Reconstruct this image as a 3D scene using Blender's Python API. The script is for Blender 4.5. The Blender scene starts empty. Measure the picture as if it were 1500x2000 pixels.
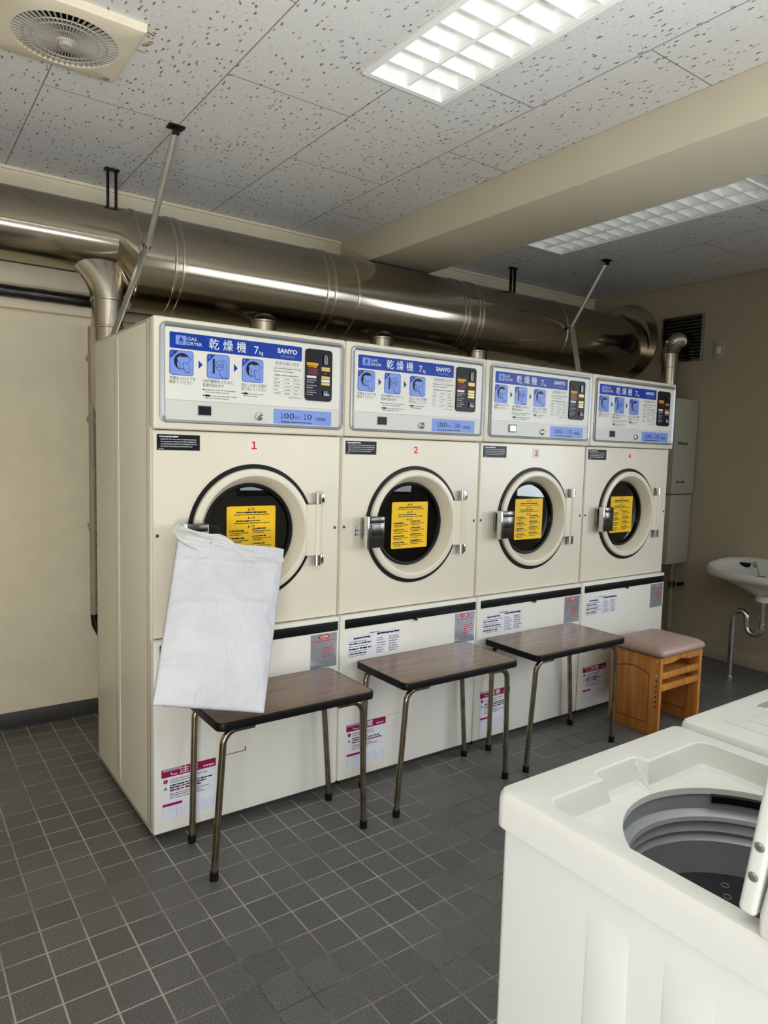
import bpy, bmesh, math, random
from mathutils import Vector, Matrix

random.seed(7)
scene = bpy.context.scene
COL = scene.collection

# ------------------------------------------------------------------ camera, world, lights, exposure
def make_camera():
    yaw, pitch, roll = 0.6235, 0.0867, 0.0265
    f = Vector((math.sin(yaw)*math.cos(pitch), math.cos(yaw)*math.cos(pitch), -math.sin(pitch)))
    r = Vector((math.cos(yaw), -math.sin(yaw), 0)); u = r.cross(f)
    c, s = math.cos(roll), math.sin(roll)
    r2, u2 = c*r + s*u, -s*r + c*u
    m = Matrix((r2, u2, -f)).transposed().to_4x4()
    m.translation = Vector((-0.6953, -2.2117, 1.3094))
    cam = bpy.data.cameras.new('camera'); cam.sensor_fit = 'VERTICAL'
    cam.sensor_height = 36; cam.sensor_width = 27; cam.lens = 1371.42/2000*36; cam.clip_start = 0.02
    o = bpy.data.objects.new('camera', cam); COL.objects.link(o); o.matrix_world = m
    scene.camera = o
make_camera()

vs = scene.view_settings
vs.view_transform = 'Standard'; vs.look = 'None'; vs.gamma = 1.0; vs.use_curve_mapping = False
vs.exposure = -0.06
scene.cycles.max_bounces = 8; scene.cycles.diffuse_bounces = 4; scene.cycles.glossy_bounces = 4
scene.cycles.caustics_reflective = False; scene.cycles.caustics_refractive = False
scene.cycles.sample_clamp_indirect = 6.0

world = bpy.data.worlds.new('world'); scene.world = world; world.use_nodes = True
world.node_tree.nodes['Background'].inputs[0].default_value = (0.75, 0.85, 1.0, 1)
world.node_tree.nodes['Background'].inputs[1].default_value = 0.8

def area(name, loc, look, sx, sy, power, color):
    l = bpy.data.lights.new(name, 'AREA'); l.shape = 'RECTANGLE'; l.size = sx; l.size_y = sy
    l.energy = power; l.color = color
    o = bpy.data.objects.new(name, l); COL.objects.link(o); o.location = loc
    o.rotation_euler = (Vector(look)-Vector(loc)).to_track_quat('-Z', 'Y').to_euler()
    return o
# daylight in the camera-side openings, plus added ceiling fills (see the window frames below)
def spread(o, deg): o.data.spread = math.radians(deg)
spread(area('daylight_front_window', (2.6, -3.19, 1.5), (1.6, 0, 0.6), 1.8, 1.2, 12.5, (0.88, 0.94, 1.0)), 110)
spread(area('daylight_right_window', (3.86, -2.0, 1.45), (1.0, -1.0, 0.3), 1.2, 1.1, 21.5, (0.88, 0.94, 1.0)), 120)
spread(area('daylight_entrance', (-1.45, -3.19, 1.2), (-1.0, 0, 1.2), 1.1, 1.8, 17.5, (1.0, 0.99, 0.97)), 115)
spread(area('added_fill_low', (-1.45, -3.12, 0.25), (-0.3, -1.0, 2.0), 1.1, 0.45, 23, (1.0, 0.99, 0.97)), 130)  # added low lamp aimed up, in place of daylight bounced off the ground
spread(area('added_fill_ceiling', (0.2, -3.16, 1.15), (0.15, -2.25, 2.49), 1.6, 0.5, 42, (0.97, 0.99, 1.0)), 92)  # added lamp that brightens the near ceiling, no source of its own

# ------------------------------------------------------------------ materials
def srgb(r, g, b):
    def f(c):
        c /= 255.0
        return c/12.92 if c <= 0.04045 else ((c+0.055)/1.055)**2.4
    return (f(r), f(g), f(b), 1)
class NT:
    def __init__(s, name):
        s.m = bpy.data.materials.new(name); s.m.use_nodes = True
        s.t = s.m.node_tree; s.b = s.t.nodes['Principled BSDF']
    def n(s, typ, **kw):
        x = s.t.nodes.new(typ)
        for k, v in kw.items():
            if k.startswith('i_'):
                x.inputs[k[2:].replace('_', ' ')].default_value = v
            else: setattr(x, k, v)
        return x
    def l(s, a, b): s.t.links.new(a, b)
    def coords(s, scale=(1, 1, 1), loc=(0, 0, 0), rot=(0, 0, 0), kind='Object'):
        tc = s.n('ShaderNodeTexCoord'); mp = s.n('ShaderNodeMapping')
        mp.inputs['Scale'].default_value = scale; mp.inputs['Location'].default_value = loc
        mp.inputs['Rotation'].default_value = rot
        s.l(tc.outputs[kind], mp.inputs[0]); return mp.outputs[0]
    def noise(s, vec, scale, detail=3, rough=0.5, dist=0.0):
        x = s.n('ShaderNodeTexNoise'); x.inputs['Scale'].default_value = scale
        x.inputs['Detail'].default_value = detail; x.inputs['Roughness'].default_value = rough
        x.inputs['Distortion'].default_value = dist
        s.l(vec, x.inputs['Vector']); return x.outputs['Fac']
    def ramp(s, fac, stops):
        x = s.n('ShaderNodeValToRGB'); e = x.color_ramp.elements
        while len(e) < len(stops): e.new(0.5)
        for i, (p, c) in enumerate(stops): e[i].position = p; e[i].color = c
        s.l(fac, x.inputs[0]); return x.outputs[0]
    def mix(s, fac, a, b, blend='MIX'):
        x = s.n('ShaderNodeMix', data_type='RGBA', blend_type=blend)
        for v, i in ((fac, 0), (a, 6), (b, 7)):
            if hasattr(v, 'is_output'): s.l(v, x.inputs[i])
            else: x.inputs[i].default_value = v
        return x.outputs[2]
    def math(s, op, a, b=0.0):
        x = s.n('ShaderNodeMath', operation=op)
        for v, i in ((a, 0), (b, 1)):
            if hasattr(v, 'is_output'): s.l(v, x.inputs[i])
            else: x.inputs[i].default_value = v
        return x.outputs[0]
    def bump(s, h, strength=0.2, dist=0.002):
        x = s.n('ShaderNodeBump'); x.inputs['Strength'].default_value = strength
        x.inputs['Distance'].default_value = dist
        s.l(h, x.inputs['Height']); s.l(x.outputs[0], s.b.inputs['Normal'])
    def base(s, v):
        if hasattr(v, 'is_output'): s.l(v, s.b.inputs['Base Color'])
        else: s.b.inputs['Base Color'].default_value = v

def mat(name, col, rough=0.5, metal=0.0, vary=0.06, vscale=6.0, bumps=0.0, bscale=60, coat=0.0, trans=0.0, ior=1.5, stretch=(1, 1, 1), spec=0.5):
    t = NT(name)
    c = srgb(*col)
    v = t.coords(stretch)
    if vary > 0:
        nz = t.noise(v, vscale, 4)
        d = tuple(x*(1-vary) for x in c[:3])+(1,); u = tuple(min(1, x*(1+vary)) for x in c[:3])+(1,)
        t.base(t.ramp(nz, [(0.3, d), (0.7, u)]))
    else: t.base(c)
    t.b.inputs['Roughness'].default_value = rough; t.b.inputs['Metallic'].default_value = metal
    t.b.inputs['Coat Weight'].default_value = coat; t.b.inputs['IOR'].default_value = ior
    t.b.inputs['Transmission Weight'].default_value = trans
    t.b.inputs['Specular IOR Level'].default_value = spec
    if bumps > 0: t.bump(t.noise(t.coords(stretch), bscale, 3), bumps, 0.001)
    return t.m

M = {}
M['cream'] = mat('cream_enamel', (228, 221, 201), 0.28, vary=0.03, vscale=2, bumps=0.02, bscale=8)
M['cream_low'] = mat('pale_cream_enamel', (234, 232, 222), 0.28, vary=0.02, vscale=2)
M['cream_side'] = mat('cream_side_enamel', (226, 219, 200), 0.35, vary=0.03, vscale=2)
M['white_enamel'] = mat('ivory_washer_enamel', (238, 240, 238), 0.25, vary=0.02, vscale=3)
M['deck'] = mat('ivory_washer_plastic', (234, 235, 230), 0.3, vary=0.02, vscale=3)
M['deck_grey'] = mat('aged_ivory_plastic', (222, 216, 198), 0.3, vary=0.03, vscale=3)
M['black'] = mat('black_plastic', (16, 16, 18), 0.35, vary=0.1, spec=0.22)
M['rubber'] = mat('black_rubber', (14, 14, 15), 0.4, vary=0.15, vscale=20, spec=0.22)
M['silver'] = mat('matt_silver_trim', (158, 160, 162), 0.38, 0.8, vary=0.04, vscale=20)
M['chrome'] = mat('chrome', (215, 215, 215), 0.08, 1.0, vary=0.03)
M['handle_steel'] = mat('dark_steel', (104, 103, 100), 0.24, 1.0, vary=0.12, vscale=15)
M['steel'] = mat('galvanised_steel', (170, 161, 145), 0.15, 1.0, vary=0.12, vscale=5, bumps=0.025, bscale=30, stretch=(0.3, 3, 3))
M['strut_steel'] = mat('zinc_plated_steel', (205, 203, 196), 0.38, 0.85, vary=0.06, vscale=12)
M['riser_steel'] = mat('spiral_pipe_steel', (190, 182, 168), 0.2, 1.0, vary=0.15, vscale=9, bumps=0.05, bscale=25)
M['drum'] = mat('drum_dark_steel', (30, 30, 32), 0.4, 0.8, vary=0.2, vscale=14)
M['tub'] = mat('tub_steel', (184, 187, 194), 0.36, 0.25, vary=0.08, vscale=8)
M['tub_dark'] = mat('tub_grey_plastic', (120, 122, 125), 0.4, vary=0.08, vscale=8)
M['pulsator'] = mat('dark_pulsator_plate', (46, 46, 47), 0.4, vary=0.2, vscale=25)
M['sheet'] = mat('off_white_sign_sheet', (228, 227, 218), 0.3, vary=0.02, spec=0.22)
M['plate'] = mat('pale_grey_plate', (214, 213, 206), 0.3, vary=0.02, spec=0.22)
M['navy'] = mat('navy_print', (18, 58, 158), 0.3, vary=0.03, spec=0.22)
M['sky'] = mat('light_blue_print', (126, 154, 226), 0.3, vary=0.02, spec=0.22)
M['ink'] = mat('dark_ink', (28, 30, 44), 0.4, vary=0.05, spec=0.22)
M['greyink'] = mat('grey_ink', (130, 132, 138), 0.4, vary=0.05, spec=0.22)
M['whiteink'] = mat('white_ink', (230, 232, 236), 0.4, vary=0.02, spec=0.22)
M['dimink'] = mat('pale_ink', (165, 168, 172), 0.4, vary=0.02, spec=0.22)
M['red'] = mat('red_print', (205, 18, 40), 0.4, vary=0.03, spec=0.22)
M['pink'] = mat('sticker_paper', (240, 226, 218), 0.4, vary=0.02, spec=0.22)
M['yellow'] = mat('yellow_sticker', (244, 196, 32), 0.4, vary=0.04, spec=0.22)
M['gold'] = mat('gold_plate', (176, 150, 76), 0.3, 0.6, vary=0.1)
M['orange'] = mat('orange_print', (222, 160, 40), 0.4, vary=0.03, spec=0.22)
M['dimred'] = mat('dark_red_window', (90, 16, 18), 0.2, vary=0.1, spec=0.22)
M['paper'] = mat('white_label', (228, 230, 236), 0.45, vary=0.04, vscale=30, spec=0.22)
M['silver_label'] = mat('silver_label', (176, 178, 186), 0.3, 0.55, vary=0.06, vscale=20)
M['magenta'] = mat('magenta_print', (150, 24, 84), 0.4, vary=0.05, spec=0.22)
M['rust'] = mat('rust_mark', (130, 100, 58), 0.8, vary=0.3, vscale=80)
M['tube_steel'] = mat('worn_chrome_tube', (150, 138, 116), 0.22, 1.0, vary=0.3, vscale=18)
M['pine'] = None
M['seat_pink'] = mat('dusty_pink_vinyl', (176, 148, 138), 0.42, vary=0.06, vscale=12, bumps=0.05, bscale=200)
M['heater'] = mat('grey_heater_paint', (168, 164, 146), 0.5, vary=0.04)
M['pipe_beige'] = mat('beige_pipe', (150, 140, 118), 0.55, vary=0.12, vscale=12)
M['ceramic'] = mat('white_ceramic', (214, 212, 204), 0.12, vary=0.02)
M['fan'] = mat('yellowed_fan_plastic', (218, 208, 184), 0.45, vary=0.05, vscale=8)
M['fan_bar'] = mat('grey_grille_plastic', (170, 165, 152), 0.5, vary=0.1, vscale=20)
M['foil'] = mat('black_wrap', (84, 84, 86), 0.2, 0.9, vary=0.3, vscale=14, bumps=0.9, bscale=45)
M['light_white'] = mat('white_lamp_enamel', (244, 244, 240), 0.35, vary=0.01)
M['louvre_steel'] = mat('dark_louvre_steel', (112, 110, 102), 0.25, 1.0, vary=0.15, vscale=15)
M['switch'] = mat('beige_switch', (172, 164, 144), 0.5, vary=0.04)
M['copper_green'] = mat('green_print', (58, 92, 50), 0.5, vary=0.05)
M['cloth_blue'] = mat('blue_curtain', (46, 66, 120), 0.8, vary=0.2, vscale=20)
M['alu'] = mat('window_aluminium', (150, 150, 148), 0.4, 0.7, vary=0.05)
M['baseboard'] = mat('charcoal_skirting', (50, 49, 48), 0.5, vary=0.12, vscale=12)

def glass_mat():
    t = NT('door_glass'); b = t.b
    t.base(t.ramp(t.noise(t.coords(), 3), [(0, (0.55, 0.57, 0.6, 1)), (1, (0.6, 0.62, 0.65, 1))]))
    b.inputs['Roughness'].default_value = 0.0; b.inputs['Transmission Weight'].default_value = 1.0
    b.inputs['IOR'].default_value = 1.5
    return t.m
M['glass'] = glass_mat()

def tube_lamp():
    t = NT('lamp_tube'); b = t.b
    t.base(srgb(245, 246, 244)); b.inputs['Emission Color'].default_value = (0.93, 1.0, 0.97, 1)
    b.inputs['Emission Strength'].default_value = 0.95
    return t.m
M['tube_lamp'] = tube_lamp()

def laminate():
    t = NT('brown_wood_laminate')
    v = t.coords((1.2, 26, 26))
    a = t.noise(v, 3.2, 6, 0.6, 0.4); g = t.noise(t.coords((4, 150, 150)), 3, 3)
    c = t.ramp(a, [(0.3, srgb(106, 78, 52)), (0.55, srgb(136, 105, 76)), (0.75, srgb(156, 126, 95))])
    c2 = t.mix(t.math('MULTIPLY', g, 0.5), c, srgb(92, 70, 54))
    t.base(c2); t.b.inputs['Roughness'].default_value = 0.22
    t.b.inputs['Coat Weight'].default_value = 0.1; t.b.inputs['Coat Roughness'].default_value = 0.08
    return t.m
M['laminate'] = laminate()

def pine():
    t = NT('honey_pine')
    a = t.noise(t.coords((14, 14, 1.0)), 2.5, 5, 0.55, 0.6)
    g = t.noise(t.coords((90, 90, 3)), 2, 2)
    c = t.ramp(a, [(0.3, srgb(178, 108, 44)), (0.55, srgb(206, 138, 66)), (0.75, srgb(222, 160, 88))])
    t.base(t.mix(t.math('MULTIPLY', g, 0.25), c, srgb(150, 84, 32)))
    t.b.inputs['Roughness'].default_value = 0.35
    return t.m
M['pine'] = pine()

def pine_groove():
    return mat('pine_groove', (120, 68, 26), 0.5, vary=0.1)
M['pine_groove'] = pine_groove()

def wall_mat(name, col, dirt):
    t = NT(name)
    v = t.coords()
    a = t.noise(v, 1.3, 5, 0.6); b = t.noise(v, 9, 4, 0.6); s = t.noise(t.coords((1, 1, 0.25)), 16, 3, 0.6, 1.0)
    c = t.ramp(a, [(0.3, tuple(x*0.88 for x in srgb(*col)[:3])+(1,)), (0.7, srgb(*col))])
    c = t.mix(t.math('MULTIPLY', b, 0.25), c, srgb(*dirt))
    mk = t.ramp(s, [(0.70, (0, 0, 0, 1)), (0.80, (1, 1, 1, 1))])
    c = t.mix(t.math('MULTIPLY', mk, 0.22), c, srgb(*dirt))
    t.base(c); t.b.inputs['Roughness'].default_value = 0.6
    t.bump(t.noise(v, 14, 5, 0.6), 0.12, 0.004)
    return t.m
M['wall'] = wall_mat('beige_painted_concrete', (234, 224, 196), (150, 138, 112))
M['wall_shade'] = wall_mat('shade_darkened_concrete', (186, 174, 148), (128, 116, 92))  # the beige wall, with the right side's shade put into the colour
M['beam'] = mat('beige_smooth_beam', (214, 206, 182), 0.45, vary=0.04, vscale=1.5)

def floor_mat():
    t = NT('charcoal_floor_tiles')
    v = t.coords((1, 1, 1), (-0.02+0.002, 0.042+0.002, 0))
    def brick(m):
        b = t.n('ShaderNodeTexBrick'); b.offset = 0.0; b.squash = 1.0
        b.inputs['Scale'].default_value = 1.0; b.inputs['Brick Width'].default_value = 0.1
        b.inputs['Row Height'].default_value = 0.1; b.inputs['Mortar Size'].default_value = m
        b.inputs['Mortar Smooth'].default_value = 0.3; b.inputs['Bias'].default_value = 0.0
        b.inputs['Color1'].default_value = (0.86, 0.86, 0.86, 1); b.inputs['Color2'].default_value = (1.1, 1.1, 1.08, 1)
        b.inputs['Mortar'].default_value = (1, 1, 1, 1)
        t.l(v, b.inputs['Vector']); return b
    b = brick(0.0026)
    o = t.coords()
    sp = t.noise(o, 260, 3, 0.7); big = t.noise(o, 2.2, 4, 0.6)
    tile = t.ramp(sp, [(0.36, srgb(66, 65, 64)), (0.64, srgb(130, 129, 127))])
    tile = t.mix(1.0, tile, b.outputs['Color'], 'MULTIPLY')
    tile = t.mix(t.math('MULTIPLY', big, 0.5), tile, srgb(80, 77, 72))
    gm = t.noise(t.coords((1, 1, 1), (3.1, 1.7, 0)), 1.5, 5, 0.65)
    sx = t.n('ShaderNodeSeparateXYZ'); t.l(t.coords(), sx.inputs[0])
    worn = t.math('SUBTRACT', gm, t.math('MULTIPLY', t.math('MAXIMUM', t.math('SUBTRACT', t.math('SUBTRACT', sx.outputs[0], 0.15), t.math('MULTIPLY', sx.outputs[1], 0.8)), 0.0), 0.13))
    gr = t.ramp(worn, [(0.30, srgb(78, 77, 75)), (0.52, srgb(172, 169, 160))])
    t.base(t.mix(b.outputs['Fac'], tile, gr))
    rr = t.math('ADD', t.math('MULTIPLY', b.outputs['Fac'], 0.3), t.math('ADD', t.math('MULTIPLY', big, 0.2), 0.33))
    t.l(rr, t.b.inputs['Roughness'])
    h = t.math('ADD', t.math('MULTIPLY', b.outputs['Fac'], -1.0), t.math('MULTIPLY', sp, 0.25))
    t.bump(h, 0.35, 0.0015)
    return t.m
M['floor'] = floor_mat()

def ceiling_mat():
    t = NT('fissured_ceiling_board')
    tc = t.n('ShaderNodeTexCoord'); sep = t.n('ShaderNodeSeparateXYZ'); t.l(tc.outputs['Object'], sep.inputs[0])
    cb = t.n('ShaderNodeCombineXYZ')
    t.l(t.math('ADD', sep.outputs[1], 0.45+9.0), cb.inputs[0]); t.l(t.math('ADD', sep.outputs[0], -0.24+9.2), cb.inputs[1])
    b = t.n('ShaderNodeTexBrick'); b.offset = 0.5; b.offset_frequency = 2
    for k, x in (('Scale', 1), ('Brick Width', 0.9), ('Row Height', 0.46), ('Mortar Size', 0.0022), ('Mortar Smooth', 0.2)):
        b.inputs[k].default_value = x
    t.l(cb.outputs[0], b.inputs['Vector'])
    o = t.coords((1.0, 0.42, 1))
    vo = t.n('ShaderNodeTexVoronoi', feature='F1'); vo.inputs['Scale'].default_value = 62; vo.inputs['Randomness'].default_value = 1.0
    va = t.n('ShaderNodeVectorMath', operation='ADD'); t.l(o, va.inputs[0])
    sc = t.n('ShaderNodeVectorMath', operation='SCALE'); nz = t.n('ShaderNodeTexNoise'); nz.inputs['Scale'].default_value = 60
    t.l(t.coords(), nz.inputs['Vector']); t.l(nz.outputs['Color'], sc.inputs[0]); sc.inputs['Scale'].default_value = 0.012
    t.l(sc.outputs[0], va.inputs[1]); t.l(va.outputs[0], vo.inputs['Vector'])
    keep = t.ramp(t.noise(t.coords(), 38, 2), [(0.42, (0, 0, 0, 1)), (0.47, (1, 1, 1, 1))])
    dot = t.ramp(vo.outputs['Distance'], [(0.16, (1, 1, 1, 1)), (0.26, (0, 0, 0, 1))])
    hole = t.math('MULTIPLY', dot, keep)
    fine = t.noise(t.coords(), 260, 2, 0.6)
    c = t.ramp(fine, [(0.3, srgb(206, 205, 201)), (0.7, srgb(226, 225, 221))])
    c = t.mix(t.math('MULTIPLY', hole, 0.85), c, srgb(96, 90, 82))
    c = t.mix(t.math('MULTIPLY', b.outputs['Fac'], 0.8), c, srgb(96, 90, 82))
    t.base(c); t.b.inputs['Roughness'].default_value = 0.75
    t.bump(t.math('SUBTRACT', t.math('MULTIPLY', fine, 0.2), t.math('ADD', hole, b.outputs['Fac'])), 0.4, 0.003)
    return t.m
M['ceiling'] = ceiling_mat()

def bag_mat():
    t = NT('white_paper_bag'); v = t.coords()
    t.base(t.ramp(t.noise(v, 5, 4), [(0.3, srgb(206, 206, 211)), (0.7, srgb(219, 219, 223))]))
    t.b.inputs['Roughness'].default_value = 0.6
    t.bump(t.noise(t.coords((1, 1, 0.6)), 13, 6, 0.62, 1.0), 0.75, 0.012)
    return t.m
M['bag'] = bag_mat()
M['film'] = mat('thin_white_film', (214, 214, 212), 0.5, vary=0.03, vscale=20, bumps=0.3, bscale=40)

# ------------------------------------------------------------------ mesh builder
_textcache = {}
def text_mesh(s, bold):
    k = (s, bold)
    if k not in _textcache:
        c = bpy.data.curves.new('t', 'FONT'); c.body = s; c.resolution_u = 2; c.offset = bold
        o = bpy.data.objects.new('t', c); COL.objects.link(o)
        m = o.evaluated_get(bpy.context.evaluated_depsgraph_get()).to_mesh()
        _textcache[k] = ([tuple(v.co) for v in m.vertices], [tuple(p.vertices) for p in m.polygons])
        COL.objects.unlink(o); bpy.data.objects.remove(o); bpy.data.curves.remove(c)
    return _textcache[k]

def rrect(x0, x1, y0, y1, r, n=6):
    p = []
    for cx, cy, a in ((x1-r, y1-r, 0), (x0+r, y1-r, 90), (x0+r, y0+r, 180), (x1-r, y0+r, 270)):
        for i in range(n+1):
            t = math.radians(a+90*i/n); p.append((cx+r*math.cos(t), cy+r*math.sin(t)))
    return p

class MB:
    def __init__(s): s.bm = bmesh.new(); s.mats = []
    def mi(s, m):
        if m not in s.mats: s.mats.append(m)
        return s.mats.index(m)
    def faces(s, vs, fs, m):
        k = s.mi(m); v = [s.bm.verts.new(p) for p in vs]
        for f in fs:
            try: q = s.bm.faces.new([v[i] for i in f]); q.material_index = k
            except ValueError: pass
        return s
    def merge(s, tmp, m, mtx=None):
        tmp.verts.ensure_lookup_table()
        if mtx: bmesh.ops.transform(tmp, matrix=mtx, verts=tmp.verts)
        for i, v in enumerate(tmp.verts): v.index = i
        s.faces([tuple(v.co) for v in tmp.verts], [[v.index for v in f.verts] for f in tmp.faces], m); tmp.free(); return s
    def box(s, x0, x1, y0, y1, z0, z1, m, bevel=0.0, seg=2, rot=None):
        t = bmesh.new(); bmesh.ops.create_cube(t, size=1)
        bmesh.ops.scale(t, vec=(x1-x0, y1-y0, z1-z0), verts=t.verts)
        if bevel > 0: bmesh.ops.bevel(t, geom=list(t.edges), offset=bevel, segments=seg, profile=0.5, affect='EDGES')
        mt = Matrix.Translation(((x0+x1)/2, (y0+y1)/2, (z0+z1)/2))
        if rot: mt = mt @ rot
        return s.merge(t, m, mt)
    def bar(s, a, b, w, d, m, bevel=0.0):
        a, b = Vector(a), Vector(b); L = (b-a).length
        t = bmesh.new(); bmesh.ops.create_cube(t, size=1); bmesh.ops.scale(t, vec=(w, d, L), verts=t.verts)
        if bevel: bmesh.ops.bevel(t, geom=list(t.edges), offset=bevel, segments=2, profile=0.5, affect='EDGES')
        q = (b-a).to_track_quat('Z', 'Y').to_matrix().to_4x4()
        return s.merge(t, m, Matrix.Translation((a+b)/2) @ q)
    def cyl(s, a, b, r, m, seg=24, r2=None, caps=True):
        a, b = Vector(a), Vector(b); r2 = r if r2 is None else r2
        q = (b-a).to_track_quat('Z', 'Y')
        vs, fs = [], []
        for p, rr in ((a, r), (b, r2)):
            for i in range(seg):
                t = 2*math.pi*i/seg; vs.append(p + q @ Vector((rr*math.cos(t), rr*math.sin(t), 0)))
        for i in range(seg):
            j = (i+1) % seg; fs.append((i, j, seg+j, seg+i))
        if caps: fs += [tuple(reversed(range(seg))), tuple(range(seg, 2*seg))]
        return s.faces(vs, fs, m)
    def tube(s, path, r, m, seg=14, closed=False, flat=1.0):
        P = [Vector(p) for p in path]; n = len(P)
        R = r if isinstance(r, (list, tuple)) else [r]*n
        T = []
        for i in range(n):
            a = P[i-1] if (i > 0 or closed) else P[0]; b = P[(i+1) % n] if (i < n-1 or closed) else P[-1]
            T.append((b-a).normalized())
        up = Vector((0, 0, 1)) if abs(T[0].z) < 0.9 else Vector((0, 1, 0))
        u = (up - T[0]*up.dot(T[0])).normalized(); vs, fs = [], []
        for i in range(n):
            u = (u - T[i]*u.dot(T[i])).normalized(); w = T[i].cross(u)
            for k in range(seg):
                t = 2*math.pi*k/seg; vs.append(P[i] + R[i]*(math.cos(t)*u + flat*math.sin(t)*w))
        for i in range(n if closed else n-1):
            for k in range(seg):
                a, b = i*seg+k, i*seg+(k+1) % seg; c, d = ((i+1) % n)*seg+k, ((i+1) % n)*seg+(k+1) % seg
                fs.append((a, b, d, c))
        if not closed: fs += [tuple(reversed(range(seg))), tuple(range((n-1)*seg, n*seg))]
        return s.faces(vs, fs, m)
    def lathe(s, prof, c, m, axis='y', seg=72, a0=0, a1=360):
        """prof: (radius, offset along axis)"""
        c = Vector(c); vs, fs = [], []; full = abs(a1-a0) >= 360; k = seg if full else seg+1
        for i in range(k):
            t = math.radians(a0+(a1-a0)*i/seg); co, si = math.cos(t), math.sin(t)
            for r, h in prof:
                p = {'y': (r*co, h, r*si), 'z': (r*co, r*si, h), 'x': (h, r*co, r*si)}[axis]
                vs.append(c+Vector(p))
        n = len(prof)
        for i in range(seg):
            j = (i+1) % k
            for q in range(n-1): fs.append((i*n+q, i*n+q+1, j*n+q+1, j*n+q))
        return s.faces(vs, fs, m)
    def loft(s, loops, m, cap0=False, cap1=False):
        n = len(loops[0]); vs = [p for L in loops for p in L]; fs = []
        for a in range(len(loops)-1):
            for i in range(n):
                j = (i+1) % n; fs.append((a*n+i, a*n+j, (a+1)*n+j, (a+1)*n+i))
        if cap0: fs.append(tuple(range(n)))
        if cap1: fs.append(tuple(range((len(loops)-1)*n, len(loops)*n)))
        return s.faces(vs, fs, m)
    def prism(s, pts, y0, y1, m):          # outline in x,z; from y0 (front, smaller) to y1
        n = len(pts)
        return s.faces([(x, y0, z) for x, z in pts]+[(x, y1, z) for x, z in pts],
                       [tuple(range(n)), tuple(reversed(range(n, 2*n)))]+[(i, (i+1) % n, n+(i+1) % n, n+i) for i in range(n)], m)
    def plate(s, x0, x1, z0, z1, y, m, r=0.0, t=0.0006):
        if r > 0: return s.prism(rrect(x0, x1, z0, z1, r), y-t, y, m)
        return s.prism([(x0, z0), (x1, z0), (x1, z1), (x0, z1)], y-t, y, m)
    def disc(s, x, z, r, y, m, t=0.0006, seg=28, sx=1.0):
        return s.prism([(x+sx*r*math.cos(2*math.pi*i/seg), z+r*math.sin(2*math.pi*i/seg)) for i in range(seg)], y-t, y, m)
    def text(s, body, x, z, h, y, m, bold=0.0, align='l', width=None, shear=0.0, basis=None):
        """facing -y; x,z = left/centre, baseline; h = cap height"""
        vs, fs = text_mesh(body, bold)
        if not vs: return s
        sc = h/0.70; x0 = min(v[0] for v in vs); x1 = max(v[0] for v in vs)
        sx = sc if width is None else width/(x1-x0)
        off = {'l': 0, 'c': -0.5*(x1-x0)*sx, 'r': -(x1-x0)*sx}[align]
        if basis is None: out = [(x+off+(v[0]-x0)*sx+shear*v[1]*sc, y, z+v[1]*sc) for v in vs]
        else:
            o, ux, uz = basis
            out = [Vector(o)+Vector(ux)*(off+(v[0]-x0)*sx)+Vector(uz)*(v[1]*sc) for v in vs]
        return s.faces(out, fs, m)
    def lines(s, x0, x1, z, n, dz, h, y, m, rnd, gap=0.35, last=0.7):
        """small print: broken strokes"""
        for i in range(n):
            zz = z-i*dz; x = x0; end = x1 if i < n-1 else x0+(x1-x0)*last
            while x < end-h:
                w = min(end-x, h*rnd.uniform(0.6, 3.2))
                s.plate(x, x+w, zz-h*rnd.uniform(0.3, 0.5), zz+h*rnd.uniform(0.3, 0.5), y, m, t=0.0002)
                x += w+h*gap*rnd.uniform(0.5, 1.5)
        return s
    def build(s, name, parent=None, label=None, smooth=32, loc=None):
        bmesh.ops.remove_doubles(s.bm, verts=s.bm.verts, dist=1e-6)
        me = bpy.data.meshes.new(name); s.bm.to_mesh(me); s.bm.free()
        for m in s.mats: me.materials.append(M[m])
        if smooth:
            me.shade_smooth(); me.set_sharp_from_angle(angle=math.radians(smooth))
        o = bpy.data.objects.new(name, me); COL.objects.link(o)
        if parent: o.parent = parent
        if loc: o.location = loc
        if label: o['label'] = label
        return o
    def fixn(s):
        bmesh.ops.recalc_face_normals(s.bm, faces=s.bm.faces); return s

def thing(name, label, cat, loc=(0, 0, 0), group=None):
    o = bpy.data.objects.new(name, None); COL.objects.link(o); o.location = loc; o.empty_display_size = 0.1
    return tag(o, label, cat, group)
def tag(o, label, cat, group=None):
    o['label'] = label; o['category'] = cat
    if group: o['group'] = group
    return o
def struct(o, label=None):
    o['kind'] = 'structure'
    if label: o['label'] = label
    return o

# ------------------------------------------------------------------ room shell
X0, X1, Y0, Y1, H = -2.3, 3.76, -3.1, 1.31, 2.49
T = 0.12
def cut(a0, a1, b0, b1, holes):
    xs = sorted({a0, a1, *[h[0] for h in holes], *[h[1] for h in holes]}); zs = sorted({b0, b1, *[h[2] for h in holes], *[h[3] for h in holes]})
    for i in range(len(xs)-1):
        for j in range(len(zs)-1):
            cx, cz = (xs[i]+xs[i+1])/2, (zs[j]+zs[j+1])/2
            if not any(h[0] < cx < h[1] and h[2] < cz < h[3] for h in holes): yield xs[i], xs[i+1], zs[j], zs[j+1]

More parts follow.
